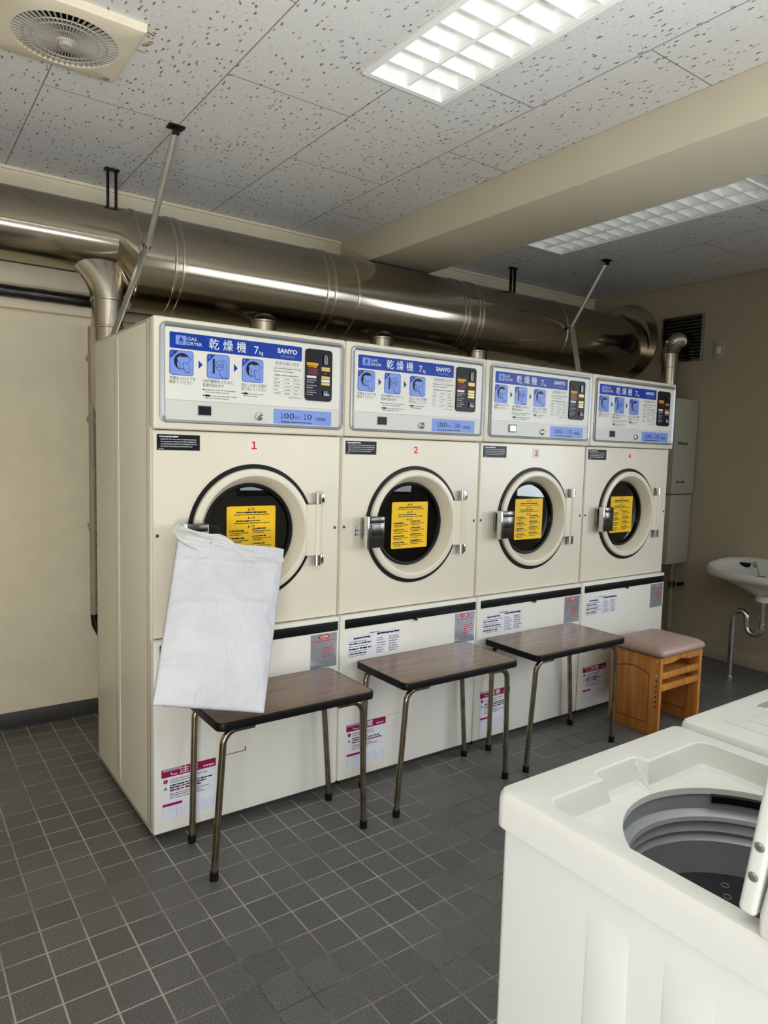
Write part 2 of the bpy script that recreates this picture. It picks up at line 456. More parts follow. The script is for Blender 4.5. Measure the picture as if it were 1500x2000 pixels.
LAMPS = [(0.566, 0.891, -1.53, -0.28), (2.27, 2.592, -0.60, 0.648)]
b = MB(); b.box(X0-T, X1+T, Y0-T, Y1+T, -0.1, 0, 'floor'); struct(b.build('floor'), 'charcoal square floor tiles with pale grout')
b = MB()
for x0, x1, y0, y1 in cut(X0-T, X1+T, Y0-T, Y1+T, LAMPS): b.box(x0, x1, y0, y1, H, H+0.1, 'ceiling')
struct(b.build('ceiling', smooth=0), 'white fissured ceiling boards')
b = MB(); b.box(X0-T, X1+T, Y1, Y1+T, 0, H, 'wall'); struct(b.build('wall_back'), 'beige painted concrete wall behind the dryers')
b = MB(); b.box(X0-T, X0, Y0, Y1, 0, H, 'wall'); struct(b.build('wall_left'))
WIN_R = (-2.6, -1.4, 0.9, 2.0); WIN_F = (1.7, 3.5, 0.9, 2.1); WIN_ADDED = (-0.7, 1.1, 0.9, 2.1); DOOR_F = (-2.0, -0.9, 0.0, 2.1)
b = MB()
for y0, y1, z0, z1 in cut(Y0, Y1, 0, H, [WIN_R]): b.box(X1, X1+T, y0, y1, z0, z1, 'wall_shade')
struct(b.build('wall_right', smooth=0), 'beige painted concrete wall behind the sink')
b = MB()
for x0, x1, z0, z1 in cut(X0-T, X1+T, 0, H, [WIN_F, WIN_ADDED, DOOR_F]): b.box(x0, x1, Y0-T, Y0, z0, z1, 'wall')
struct(b.build('wall_front', smooth=0))
def wframe(name, kind, p, q, z0, z1, ax, at, posts):
    b = MB(); w = 0.045
    def bx(a0, a1, c0, c1):
        if ax == 'y': b.box(a0, a1, at-0.03, at+0.03, c0, c1, 'alu', 0.003)
        else: b.box(at-0.03, at+0.03, a0, a1, c0, c1, 'alu', 0.003)
    bx(p, q, z0, z0+w); bx(p, q, z1-w, z1)
    for k in range(posts+1):
        a = p+(q-p-w)*k/posts; bx(a, a+w, z0+w, z1-w)
    o = b.build(name); struct(o); return o
wframe('window_1', 0, WIN_F[0], WIN_F[1], 0.9, 2.1, 'y', Y0-0.05, 4)
wframe('window_2', 0, WIN_R[0], WIN_R[1], 0.9, 2.0, 'x', X1+0.05, 2)
wframe('window_added', 0, WIN_ADDED[0], WIN_ADDED[1], 0.9, 2.1, 'y', Y0-0.05, 3)  # unseen window, added to house the ceiling fill lamp
wframe('door_1', 0, DOOR_F[0], DOOR_F[1], 0.0, 2.1, 'y', Y0-0.05, 2)
b = MB(); b.box(X0, X1, Y1-0.012, Y1, 0, 0.07, 'baseboard', 0.002); struct(b.build('baseboard_back'), 'charcoal skirting tiles along the back wall')
b = MB(); b.box(X1-0.02, X1, -1.3, Y1-0.012, 0, 0.09, 'wall_shade', 0.003); struct(b.build('baseboard_right'), 'low beige plinth along the right wall')
b = MB(); b.box(1.48, 1.90, Y0, Y1, 2.33, H, 'beam', 0.004); struct(b.build('trim_1'), 'beige boxed beam across the ceiling')
b = MB(); b.box(X0, 1.48, Y1-0.012, Y1, H-0.012, H, 'wall'); b.box(1.90, X1, Y1-0.012, Y1, H-0.012, H, 'wall')
b.box(X1-0.012, X1, Y0, Y1-0.012, H-0.012, H, 'wall_shade'); struct(b.build('trim_2'), 'thin beige cove strip round the ceiling')
b = MB(); b.box(X0, X1, Y1-0.05, Y1, 1.885, 2.10, 'wall', 0.012); struct(b.build('trim_3'), 'beige ledge band on the back wall')

# ------------------------------------------------------------------ gas dryers
W = 0.706
def pictogram(b, x0, z1, s, kind, y, num):
    x1, z0 = x0+s, z1-s; cx, cz = (x0+x1)/2, (z0+z1)/2; r = 0.009
    b.plate(x0-0.0015, x1+0.0015, z0-0.0015, z1+0.0015, y, 'navy', r)
    b.plate(x0, x1, z0, z1, y-0.0006, 'sky', r*0.9)
    y -= 0.0012
    if kind in (1, 3):
        c = (cx+0.002, cz+0.004); R = 0.027
        b.disc(*c, R, y, 'ink', 0.0003)
        b.disc(c[0]+0.007, c[1]-0.007, R*0.88, y-0.0003, 'sky', 0.0003)
        if kind == 3: b.prism([(c[0]+R*math.cos(math.radians(a)), c[1]+R*math.sin(math.radians(a))) for a in range(20, 165, 12)], y-0.0009, y-0.0006, 'ink')
        else: b.prism([(c[0]+R*math.cos(math.radians(a)), c[1]+R*math.sin(math.radians(a))) for a in range(35, 150, 12)], y-0.0009, y-0.0006, 'ink')
        # shirt outline and fill
        q = c[0]+0.004; w = c[1]+0.003
        sh = [(-0.022, 0.006), (-0.012, 0.014), (-0.005, 0.011), (0.005, 0.011), (0.012, 0.014), (0.022, 0.006), (0.017, -0.003), (0.012, 0), (0.012, -0.024), (-0.012, -0.024), (-0.012, 0), (-0.017, -0.003)]
        b.prism([(q+a*1.08, w+c_*1.08) for a, c_ in sh], y-0.0012, y-0.0009, 'ink')
        b.prism([(q+a, w+c_) for a, c_ in sh], y-0.0015, y-0.0012, 'sky')
        # hand
        hd = [(-0.004, -0.010), (0.000, -0.004), (0.005, -0.006), (0.010, -0.006), (0.016, -0.012), (0.019, -0.022), (0.02, -0.036), (0.006, -0.036), (0.0, -0.024)]
        b.prism([(q+a, w+c_) for a, c_ in hd], y-0.0018, y-0.0015, 'navy')
        b.prism([(q+0.0095+(a-0.0095)*0.86, w-0.020+(c_+0.020)*0.9) for a, c_ in hd], y-0.0021, y-0.0018, 'sky')
    else:
        b.plate(x0+0.018, x0+0.025, z0+0.014, z1-0.014, y, 'ink', 0, 0.0004)
        b.disc(cx+0.004, cz+0.004, 0.0165, y, 'navy', 0.0004, sx=0.85); b.disc(cx+0.004, cz+0.004, 0.0152, y-0.0004, 'sky', 0.0004, sx=0.85)
        hd = [(0.002, -0.020), (0.010, -0.015), (0.018, -0.012), (0.020, 0.010), (0.014, 0.024), (0.020, 0.022), (0.029, 0.006), (0.031, -0.036), (0.012, -0.036)]
        b.prism([(cx+a, cz+c_) for a, c_ in hd], y-0.0008, y-0.0004, 'navy')
        b.prism([(cx+0.019+(a-0.019)*0.88, cz-0.006+(c_+0.006)*0.94) for a, c_ in hd], y-0.0012, y-0.0008, 'sky')
        b.text('１００', cx+0.004, cz-0.003, 0.012, y-0.0014, 'ink', 0.015, 'c', 0.021)
    k = 0.026
    b.prism([(x0+0.001, z1-0.004), (x0+0.001, z1-k), (x0+k, z1-0.001), (x0+0.004, z1-0.001)], y-0.0009, y-0.0003, 'navy')
    b.text('１２３'[num-1], x0+0.004, z1-0.0125, 0.008, y-0.0011, 'whiteink', 0, 'l', 0.005)

def small_bullets(b, x, z, n, w, rnd, y):
    for i in range(n):
        b.disc(x+0.003, z, 0.0025, y, 'ink', 0.0003, 10)
        b.lines(x+0.008, x+w, z, 2, 0.0075, 0.0036, y, 'greyink', rnd, 0.5, 0.75)
        z -= 0.019

def make_dryer(i, label):
    rnd = random.Random(40+i)
    root = thing('gas_dryer', label, 'clothes dryer', (i*W, 0, 0), 'gas dryers in the row along the wall')
    # cabinet shell, open at the front
    b = MB(); a0, a1, d, zt = 0.003, W-0.003, 0.728, 1.706
    b.box(a0, a0+0.012, 0.03, d, 0.025, zt, 'cream_side', 0.002); b.box(a1-0.012, a1, 0.03, d, 0.025, zt, 'cream_side', 0.002)
    b.box(a0, a1, d-0.012, d, 0.025, zt, 'cream_side', 0.002); b.box(a0, a1, 0.03, d, zt-0.012, zt, 'cream_side', 0.002)
    b.box(a0, a1, 0.03, d, 0.025, 0.037, 'cream_side')
    if i == 0:
        b.box(a0-0.0022, a0+0.004, 0.395, 0.445, 0.06, zt-0.02, 'cream_side', 0.002)
        b.box(a0-0.0015, a0+0.004, 0.032, 0.075, 0.03, zt-0.003, 'cream_side', 0.001)
    b.build('cabinet', root)
    b = MB(); b.box(0.03, W-0.03, 0.03, 0.69, 0.0, 0.026, 'baseboard'); b.build('plinth', root, 'dark recessed plinth')
    # control panel
    b = MB(); b.box(0.0015, W-0.0015, 0.0, 0.05, 1.36, 1.709, 'cream', 0.007, 3); cp = b.build('control_panel', root)
    b = MB()
    def L(ins, y): return [(x, y, z) for x, z in rrect(0.020+ins, 0.697-ins, 1.381+ins, 1.695-ins, max(0.004, 0.024-ins), 8)]
    b.loft([L(0, 0.001), L(0.001, -0.004), L(0.003, -0.005), L(0.013, -0.003), L(0.0155, -0.001), L(0.016, 0.001)], 'silver').fixn()
    b.build('panel_frame', cp, 'silver rounded frame')
    b = MB(); y = 0.0
    b.prism(rrect(0.037, 0.678, 1.4545, 1.6755, 0.004), -0.0035, y, 'sheet'); y = -0.0035
    b.plate(0.051, 0.520, 1.614, 1.664, y, 'navy', 0.004)
    y2 = y-0.0009
    b.plate(0.070, 0.105, 1.626, 1.655, y-0.0006, 'sky', 0.004, 0.0003)
    drop = [(0.0875+0.0085*math.sin(t)*(0.35+0.65*(1-math.cos(t))/2)*1.0, 1.639-0.010*-math.cos(t) if False else 1.640+0.011*math.cos(t)) for t in [2*math.pi*k/24 for k in range(24)]]
    b.prism(drop, y-0.0013, y-0.0009, 'navy'); b.disc(0.0875, 1.6345, 0.0038, y-0.0013, 'sky', 0.0003, 14)
    b.text('GAS', 0.108, 1.6425, 0.0105, y2, 'whiteink', 0.0, 'l', 0.030)
    b.text('DRYER', 0.108, 1.6275, 0.0105, y2, 'whiteink', 0.0, 'l', 0.048)
    for ch, xx in (('乾', 0.180), ('燥', 0.228), ('機', 0.275)):
        b.text(ch, xx, 1.6255, 0.0265, y2, 'whiteink', 0.004, 'l', 0.034)
    b.text('7', 0.338, 1.623, 0.026, y2, 'whiteink', 0.0, 'l', 0.016); b.text('kg', 0.357, 1.623, 0.012, y2, 'whiteink', 0.0)
    b.text('SANYO', 0.425, 1.636, 0.015, y2, 'whiteink', 0.03, 'l', 0.076)
    b.text('SCD-3071GAS', 0.437, 1.6225, 0.006, y2, 'dimink', 0, 'l', 0.054)
    for k, (px, pz) in enumerate(((0.052, 1.607), (0.174, 1.606), (0.296, 1.604))): pictogram(b, px, pz, 0.075, k+1, y, k+1)
    for ax in (0.145, 0.266): b.prism([(ax, 1.583), (ax, 1.556), (ax+0.0135, 1.5695)], y-0.0006, y, 'navy')
    ty = y-0.0003
    b.text('衣類を入れドアを', 0.051, 1.5165, 0.0085, ty, 'ink', 0, 'l', 0.084); b.text('閉めてください', 0.051, 1.5045, 0.0085, ty, 'ink', 0, 'l', 0.074)
    b.text('100円硬貨を入れると', 0.159, 1.5155, 0.0085, ty, 'ink', 0, 'l', 0.104); b.text('乾燥を始めます', 0.159, 1.5025, 0.0085, ty, 'ink', 0, 'l', 0.072)
    b.text('停止したあと衣類を', 0.293, 1.513, 0.0085, ty, 'ink', 0, 'l', 0.092); b.text('取り出してください', 0.293, 1.5, 0.0085, ty, 'ink', 0, 'l', 0.092)
    small_bullets(b, 0.159, 1.492, 2, 0.118, rnd, ty); small_bullets(b, 0.293, 1.489, 1, 0.08, rnd, ty)
    b.plate(0.166, 0.184, 1.470, 1.4765, ty, 'ink', 0.003, 0.0003); b.plate(0.300, 0.316, 1.486, 1.4925, ty, 'ink', 0.003, 0.0003)
    b.text('乾燥容量の目安', 0.418, 1.596, 0.0095, ty, 'greyink', 0, 'l', 0.092)
    b.lines(0.412, 0.52, 1.583, 2, 0.010, 0.0038, ty, 'greyink', rnd)
    b.lines(0.414, 0.518, 1.560, 1, 0.01, 0.0045, ty, 'greyink', rnd, last=0.95)
    for zz in (1.5885, 1.553, 1.541, 1.529, 1.517, 1.505, 1.493): b.plate(0.411, 0.520, zz-0.0004, zz+0.0004, y, 'dimink', 0, 0.0003)
    for xx in (0.411, 0.452, 0.488, 0.519): b.plate(xx-0.0004, xx+0.0004, 1.493, 1.553, y, 'dimink', 0, 0.0003)
    for k in range(5):
        for xx in (0.415, 0.456, 0.492): b.lines(xx, xx+0.026, 1.547-0.012*k, 1, 0.01, 0.004, ty, 'greyink', rnd, 0.6, rnd.uniform(0.5, 1))
    b.lines(0.47, 0.52, 1.486, 1, 0.01, 0.003, ty, 'greyink', rnd, last=1)
    b.build('instruction_sheet', cp, 'white instruction sheet with a navy title band', smooth=0)
    b = MB(); b.prism(rrect(0.039, 0.677, 1.3895, 1.4525, 0.004), -0.0035, 0, 'plate')
    b.plate(0.413, 0.645, 1.394, 1.4445, -0.0035, 'sky')
    yy = -0.0045
    for ch, xx, ww in (('１', 0.441, 0.0085), ('0', 0.453, 0.0185), ('0', 0.4745, 0.0185), ('１', 0.532, 0.0085), ('0', 0.5445, 0.0185)): b.text(ch, xx, 1.4125, 0.0195 if ch == '0' else 0.0185, yy, 'ink', 0 if ch == '0' else 0.012, 'l', ww)
    b.text('円で', 0.498, 1.4135, 0.0075, yy, 'ink', 0, 'l', 0.022); b.text('分間運転', 0.577, 1.4115, 0.009, yy, 'ink', 0, 'l', 0.044)
    b.lines(0.441, 0.565, 1.401, 1, 0.01, 0.004, -0.0041, 'ink', rnd, 0.3, 1)
    b.build('price_plate', cp, 'pale plate with a blue price label', smooth=0)
    b = MB()
    if i == 2:
        b.prism(rrect(0.142, 0.190, 1.406, 1.441, 0.005), -0.008, -0.003, 'greyink'); b.prism(rrect(0.147, 0.185, 1.411, 1.436, 0.003), -0.009, -0.008, 'silver')
    else:
        b.prism(rrect(0.142, 0.190, 1.407, 1.441, 0.002), -0.0045, -0.003, 'dimink'); b.prism(rrect(0.145, 0.187, 1.410, 1.438, 0.001), -0.0052, -0.0045, 'black')
    b.build('display_window', cp, 'small grey cover' if i == 2 else 'small black window', smooth=0)
    b = MB(); b.lathe([(0.0, -0.0125), (0.009, -0.0125), (0.012, -0.011), (0.0135, -0.007), (0.0145, -0.003)], (0.358, 0, 1.414), 'chrome', seg=28)
    b.lathe([(0, -0.0145), (0.0065, -0.0145), (0.007, -0.0125)], (0.358, 0, 1.414), 'handle_steel', seg=20)
    b.box(0.3572, 0.3588, -0.0152, -0.0143, 1.410, 1.418, 'black', rot=Matrix.Rotation(0.5*i, 4, 'Y')); b.build('coin_lock', cp, 'round chrome lock')
    # payment unit
    b = MB(); b.prism(rrect(0.533, 0.642, 1.481, 1.662, 0.013), -0.009, 0, 'black')
    yy = -0.009
    b.plate(0.541, 0.584, 1.492, 1.607, yy, 'ink', 0, 0.0004); b.plate(0.549, 0.567, 1.620, 1.637, yy, 'rubber')
    b.plate(0.537, 0.583, 1.604, 1.614, yy-0.0004, 'orange'); b.lines(0.543, 0.578, 1.600, 1, 0.01, 0.005, yy-0.0004, 'orange', rnd, last=1)
    b.plate(0.541, 0.581, 1.572, 1.595, yy-0.0004, 'dimred'); b.text('0', 0.566, 1.577, 0.012, yy-0.0012, 'red', 0, 'l', 0.007)
    b.plate(0.538, 0.576, 1.560, 1.568, yy-0.0004, 'whiteink')
    b.lines(0.538, 0.580, 1.553, 2, 0.008, 0.004, yy-0.0005, 'dimink', rnd); b.lines(0.538, 0.577, 1.534, 2, 0.008, 0.004, yy-0.0005, 'dimink', rnd)
    b.plate(0.538, 0.574, 1.516, 1.518, yy-0.0005, 'greyink'); b.lines(0.538, 0.577, 1.510, 2, 0.008, 0.004, yy-0.0005, 'dimink', rnd)
    b.prism(rrect(0.605, 0.620, 1.610, 1.644, 0.0072), -0.014, yy, 'handle_steel'); b.prism(rrect(0.6115, 0.6135, 1.613, 1.641, 0.0009), -0.0145, -0.014, 'black')
    b.plate(0.597, 0.632, 1.588, 1.602, yy, 'gold', 0.002, 0.001); b.disc(0.614, 1.580, 0.002, yy, 'dimink', 0.001, 10)
    b.plate(0.597, 0.632, 1.560, 1.570, yy, 'gold', 0.002, 0.001); b.plate(0.597, 0.632, 1.549, 1.558, yy, 'whiteink', 0.002, 0.001); b.plate(0.597, 0.632, 1.538, 1.547, yy, 'gold', 0.002, 0.001)
    b.prism(rrect(0.604, 0.630, 1.499, 1.520, 0.003), yy-0.004, yy, 'ink'); b.prism([(0.605, 1.501), (0.629, 1.501), (0.629, 1.507), (0.620, 1.510), (0.620, 1.518), (0.616, 1.518), (0.616, 1.510), (0.611, 1.510), (0.611, 1.518), (0.607, 1.518)], yy-0.005, yy-0.004, 'dimink')
    b.build('payment_unit', cp, 'black coin unit with gold plates', smooth=0)
    # middle front panel with the round opening
    cx, cz = 0.353, 1.0155; N = 96
    x0, x1, z0, z1 = 0.005, W-0.005, 0.683, 1.3575
    circ, rect = [], []
    angs = sorted([2*math.pi*k/N for k in range(N)]+[math.atan2(zc-cz, xc-cx) % (2*math.pi) for xc in (x0, x1) for zc in (z0, z1)])
    for t in angs:
        c, s_ = math.cos(t), math.sin(t)
        k = min((x1-cx)/c if c > 1e-9 else 9, (x0-cx)/c if c < -1e-9 else 9, (z1-cz)/s_ if s_ > 1e-9 else 9, (z0-cz)/s_ if s_ < -1e-9 else 9)
        circ.append((cx+0.215*c, cz+0.215*s_)); rect.append((cx+k*c, cz+k*s_))
    def ins(p, e): return (min(max(p[0], x0+e), x1-e), min(max(p[1], z0+e), z1-e))
    b = MB(); b.loft([[(x, 0.05, z) for x, z in rect], [(x, 0.024, z) for x, z in rect], [(*ins(p, 0.003), 0)[:1]+(0.020,)+(ins(p, 0.003)[1],) for p in rect], [(x, 0.020, z) for x, z in circ], [(x, 0.05, z) for x, z in circ]], 'cream').fixn()
    fp = b.build('front_panel', root)
    b = MB(); b.plate(0.017, 0.160, 1.293, 1.345, 0.02, 'dimink'); b.plate(0.0185, 0.1585, 1.2945, 1.3435, 0.0194, 'black')
    b.lines(0.026, 0.09, 1.337, 1, 0.01, 0.005, 0.0187, 'whiteink', rnd, 0.3, 1); b.lines(0.030, 0.150, 1.3285, 4, 0.0075, 0.0042, 0.0187, 'dimink', rnd, 0.3, 0.9); b.lines(0.024, 0.04, 1.2985, 1, 0.01, 0.004, 0.0187, 'dimink', rnd, 0.3, 1)
    b.build('notice_plate', fp, 'black notice plate with small white print', smooth=0)
    b = MB(); b.plate(0.329, 0.376, 1.2965, 1.3385, 0.02, 'pink'); b.text('１２３４'[i], 0.3525, 1.3045, 0.0235, 0.0190, 'red', 0.03, 'c')
    b.build('number_sticker', fp, 'red number %d sticker' % (i+1), smooth=0)
    for sx in (0.019, W-0.022):
        b = MB(); b.lathe([(0, -0.003), (0.003, -0.0028), (0.0052, -0.0015), (0.006, 0)], (sx, 0.02, 1.019), 'handle_steel', seg=18); b.build('screw', fp)
    if i == 1:
        b = MB(); b.plate(0.050, 0.054, 0.945, 1.06, 0.02, 'whiteink', 0.0015); b.plate(0.068, 0.09, 1.0, 1.006, 0.02, 'dimink'); b.plate(0.066, 0.088, 0.984, 0.990, 0.02, 'dimink'); b.plate(0.07, 0.074, 0.98, 1.02, 0.02, 'dimink'); b.build('tape_mark', fp, 'pale scraped tape mark', smooth=0)
    # drum inside
    b = MB(); b.lathe([(0.215, 0.055), (0.29, 0.075), (0.29, 0.58), (0.20, 0.62), (0, 0.625)], (cx, 0, cz), 'drum', seg=60); b.build('drum', root, 'dark drum behind the glass')
    # door
    b = MB(); b.lathe([(0.222, 0.019), (0.2235, 0.0155), (0.2355, 0.0155), (0.237, 0.0195)], (cx, 0, cz), 'rubber', seg=96); b.build('door_seal', root, 'black outer seal ring')
    b = MB(); b.lathe([(0.2215, 0.02), (0.2215, 0.010), (0.2195, 0.0055), (0.215, 0.0035), (0.200, 0.0025), (0.1965, 0.0035), (0.1935, 0.008), (0.186, 0.020), (0.177, 0.036), (0.171, 0.050), (0.168, 0.058)], (cx, 0, cz), 'cream', seg=96)
    # hinge arm
    b.loft([[(xx, y, z) for y, z in ((yf, 0.923), (yf, 1.109), (0.014, 1.109), (0.014, 0.923))] for xx, yf in ((cx+0.199, 0.0026), (cx+0.203, -0.0010), (0.575, -0.0030), (0.592, -0.0030))], 'cream', True, True)
    b.cyl((0.600, 0.004, 0.9235), (0.600, 0.004, 1.1105), 0.0145, 'cream', 20)
    door = b.build('door', root)
    b = MB(); b.tube([(cx+0.163*math.cos(2*math.pi*k/72), 0.054, cz+0.163*math.sin(2*math.pi*k/72)) for k in range(72)], 0.0075, 'rubber', 10, True); b.build('glass_gasket', door, 'black inner gasket')
    b = MB(); b.lathe([(0, 0.060), (0.16, 0.060), (0.16, 0.065), (0, 0.065)], (cx, 0, cz), 'glass', seg=64); b.build('door_glass', door, 'round dark glass')
    for zc in (1.131, 0.904):
        b = MB(); b.cyl((0.600, 0.004, zc-0.019), (0.600, 0.004, zc+0.019), 0.0148, 'chrome', 20); b.box(0.600, 0.632, 0.009, 0.0195, zc-0.017, zc+0.017, 'chrome', 0.002)
        b.box(0.5865, 0.589, 0.0, 0.010, zc-0.019, zc+0.019, 'black'); b.build('hinge', door, 'chrome hinge end')
    # handle
    b = MB(); b.box(0.096, 0.170, -0.036, -0.012, 0.939, 1.059, 'handle_steel', 0.004); b.box(0.088, 0.0975, -0.037, -0.008, 0.937, 1.061, 'chrome', 0.003)
    b.box(0.106, 0.162, -0.0375, -0.0355, 0.985, 1.030, 'handle_steel', 0.0015); b.box(0.100, 0.166, -0.0378, -0.0355, 1.034, 1.0555, 'handle_steel', 0.001)
    b.box(0.125, 0.162, -0.014, 0.008, 0.955, 1.045, 'handle_steel', 0.003); b.build('handle', door, 'dark steel latch handle')
    b = MB(); b.box(0.093, 0.112, 0.005, 0.0195, 0.972, 1.052, 'silver', 0.002); b.box(0.096, 0.1085, 0.0035, 0.006, 1.012, 1.045, 'black', 0.001); b.build('latch_keeper', root, 'steel latch keeper')
    # yellow sticker on the glass
    b = MB(); sx0, sx1, sz0, sz1 = 0.271, 0.457, 0.914, 1.104; yy = 0.060
    b.prism(rrect(sx0, sx1, sz0, sz1, 0.006), yy-0.0008, yy-0.0001, 'yellow'); yy -= 0.0008; mx = (sx0+sx1)/2
    for z, s in ((1.093, '警告'), (1.063, '注意'), (1.033, '注意')):
        b.text('⚠', mx-0.016, z-0.004, 0.008, yy-0.0004, 'ink', 0, 'l', 0.009) if False else b.prism([(mx-0.015, z-0.004), (mx-0.006, z-0.004), (mx-0.0105, z+0.004)], yy-0.0003, yy, 'ink')
        b.text(s, mx-0.003, z-0.004, 0.0075, yy-0.0003, 'ink', 0, 'l', 0.016)
    b.lines(sx0+0.035, sx1-0.035, 1.082, 1, 0.01, 0.006, yy, 'ink', rnd, 0.25, 1); b.lines(sx0+0.028, sx1-0.022, 1.074, 1, 0.008, 0.0036, yy, 'ink', rnd, 0.3, 1)
    b.lines(sx0+0.035, sx1-0.06, 1.052, 1, 0.01, 0.005, yy, 'ink', rnd, 0.25, 1); b.lines(sx0+0.028, sx1-0.022, 1.044, 1, 0.008, 0.0036, yy, 'ink', rnd, 0.3, 1)
    for xx, zz in ((sx0+0.012, 1.018), (mx+0.006, 1.024)):
        for q in range(4):
            b.lines(xx+0.006, xx+0.062, zz, 1, 0.01, 0.0058, yy, 'ink', rnd, 0.25, 0.85); b.prism([(xx-0.003, zz-0.004), (xx+0.004, zz-0.004), (xx+0.0005, zz+0.004)], yy-0.0003, yy, 'ink')
            b.lines(xx, xx+0.072, zz-0.008, 2, 0.0062, 0.0034, yy, 'ink', rnd, 0.35, 0.6); zz -= 0.0265
    b.build('warning_sticker', door, 'yellow warning sticker with black print', smooth=0)
    # lower panel
    b = MB(); b.box(0.0015, W-0.004, 0.0, 0.05, 0.03, 0.680, 'cream_low', 0.005, 3); lp = b.build('lower_panel', root)
    b = MB(); b.box(0.020, 0.694, -0.003, 0.004, 0.630, 0.665, 'black', 0.001); b.build('grip_strip', lp, 'black grip strip')
    b = MB(); b.cyl((0.358, -0.012, 0.631), (0.358, 0.002, 0.631), 0.0075, 'handle_steel', 16); b.box(0.3555, 0.3605, -0.016, -0.011, 0.624, 0.638, 'handle_steel', 0.001, rot=Matrix.Rotation(0.6, 4, 'Y')); b.build('latch_knob', lp, 'small steel turn latch')
    b = MB(); b.plate(0.034, 0.287, 0.507, 0.606, 0, 'paper'); yy = -0.0006
    b.lines(0.135, 0.19, 0.600, 1, 0.01, 0.004, yy, 'ink', rnd, 0.5, 1); b.lines(0.062, 0.138, 0.586, 1, 0.01, 0.0075, yy, 'ink', rnd, 0.2, 1); b.lines(0.170, 0.282, 0.592, 1, 0.01, 0.0085, yy, 'ink', rnd, 0.15, 1)
    for q, zz in enumerate((0.574, 0.5655, 0.555, 0.545, 0.535, 0.526, 0.5175)):
        b.lines(0.040, 0.16, zz, 1, 0.01, (0.004, 0.0065)[q % 2], yy, ('greyink', 'ink')[q % 2], rnd, 0.4, rnd.uniform(0.6, 1)); b.lines(0.170, 0.222, zz, 1, 0.01, 0.0045, yy, 'greyink', rnd, 0.4, rnd.uniform(0.6, 1)); b.lines(0.230, 0.282, zz, 1, 0.01, 0.0055, yy, 'greyink', rnd, 0.35, rnd.uniform(0.7, 1))
    b.build('guide_label', lp, 'white guide label with small print', smooth=0)
    b = MB(); b.plate(0.578, 0.691, 0.495, 0.624, 0, 'silver_label')
    for cc in (0.622, 0.646): b.disc(cc, 0.612, 0.0085, -0.0006, 'red', 0.0003, 20, 1.3)
    b.text('注意', 0.634, 0.6085, 0.0075, -0.0012, 'whiteink', 0.01, 'c', 0.036)
    b.lines(0.588, 0.682, 0.597, 1, 0.01, 0.004, -0.0006, 'red', rnd, 0.35, 1); b.lines(0.588, 0.682, 0.588, 10, 0.0085, 0.0034, -0.0006, 'greyink', rnd, 0.4)
    b.lines(0.630, 0.682, 0.570, 5, 0.0085, 0.004, -0.0009, 'red', rnd, 0.9); b.build('caution_label', lp, 'silver caution label', smooth=0)
    b = MB(); mx0 = 0.025 if i == 0 else 0.037; mx1 = mx0+0.187
    b.plate(mx0, mx1, 0.071, 0.247, 0, 'paper', 0.003); b.plate(mx0, mx1, 0.219, 0.2475, -0.0005, 'magenta', 0.003)
    b.text('ご注意', mx0+0.03, 0.2255, 0.0165, -0.0014, 'whiteink', 0.015, 'l', 0.095); b.lines(mx1-0.045, mx1-0.006, 0.228, 1, 0.01, 0.005, -0.0011, 'pink', rnd, 0.3, 1)
    b.plate(mx0+0.004, mx0+0.066, 0.2395, 0.2475, -0.0012, 'dimink')
    yy = -0.0006
    b.disc(mx0+0.014, 0.205, 0.0075, yy, 'magenta', 0.0003, 20); b.text('!', mx0+0.014, 0.201, 0.008, -0.0013, 'whiteink', 0.01, 'c')
    b.prism([(mx0+0.007, 0.176), (mx0+0.021, 0.176), (mx0+0.014, 0.188)], yy-0.0003, yy, 'greyink')
    for q, (zz, hh, m_) in enumerate(((0.207, 0.004, 'greyink'), (0.199, 0.004, 'greyink'), (0.188, 0.0055, 'ink'), (0.180, 0.0055, 'ink'), (0.171, 0.007, 'magenta'), (0.159, 0.004, 'greyink'), (0.152, 0.004, 'greyink'), (0.144, 0.004, 'greyink'))):
        b.lines(mx0+0.028, mx1-0.012, zz, 1, 0.01, hh, yy, m_, rnd, 0.35, rnd.uniform(0.5, 1))
    b.plate(mx0+0.004, mx0+0.07, 0.119, 0.128, yy, 'magenta', 0.002, 0.0003)
    for zz in (0.113, 0.104, 0.095, 0.086, 0.077): b.plate(mx0+0.004, mx1-0.006, zz-0.0003, zz+0.0003, yy, 'sky', 0, 0.0003)
    for xx in (0.004, 0.05, 0.095, 0.14, 0.1805): b.plate(mx0+xx, mx0+xx+0.0007, 0.077, 0.113, yy, 'sky', 0, 0.0003)
    b.build('safety_label', lp, 'white safety label with a magenta heading', smooth=0)
    if i == 0:
        b = MB(); b.lines(0.241, 0.312, 0.2475, 1, 0.01, 0.005, 0, 'rust', rnd, 0.3, 1); b.lines(0.312, 0.324, 0.249, 1, 0.01, 0.004, 0, 'rust', rnd, 0.2, 1); b.plate(0.319, 0.324, 0.245, 0.262, 0, 'rust', 0.001, 0.0004); b.build('rust_mark', lp, 'brown rusty scrape', smooth=0)
    elif i == 1:
        b = MB(); b.lines(0.241, 0.29, 0.2475, 1, 0.01, 0.002, 0, 'rust', rnd, 0.9, 1); b.build('rust_mark', lp, 'faint brown scrape', smooth=0)
    return root

for i, lab in enumerate(('cream gas dryer numbered 1 at the left end with a white bag hanging on it',
                         'cream gas dryer numbered 2 between dryers 1 and 3',
                         'cream gas dryer numbered 3 with a grey cover beside its lock',
                         'cream gas dryer numbered 4 at the right end beside the grey heater')):
    make_dryer(i, lab)

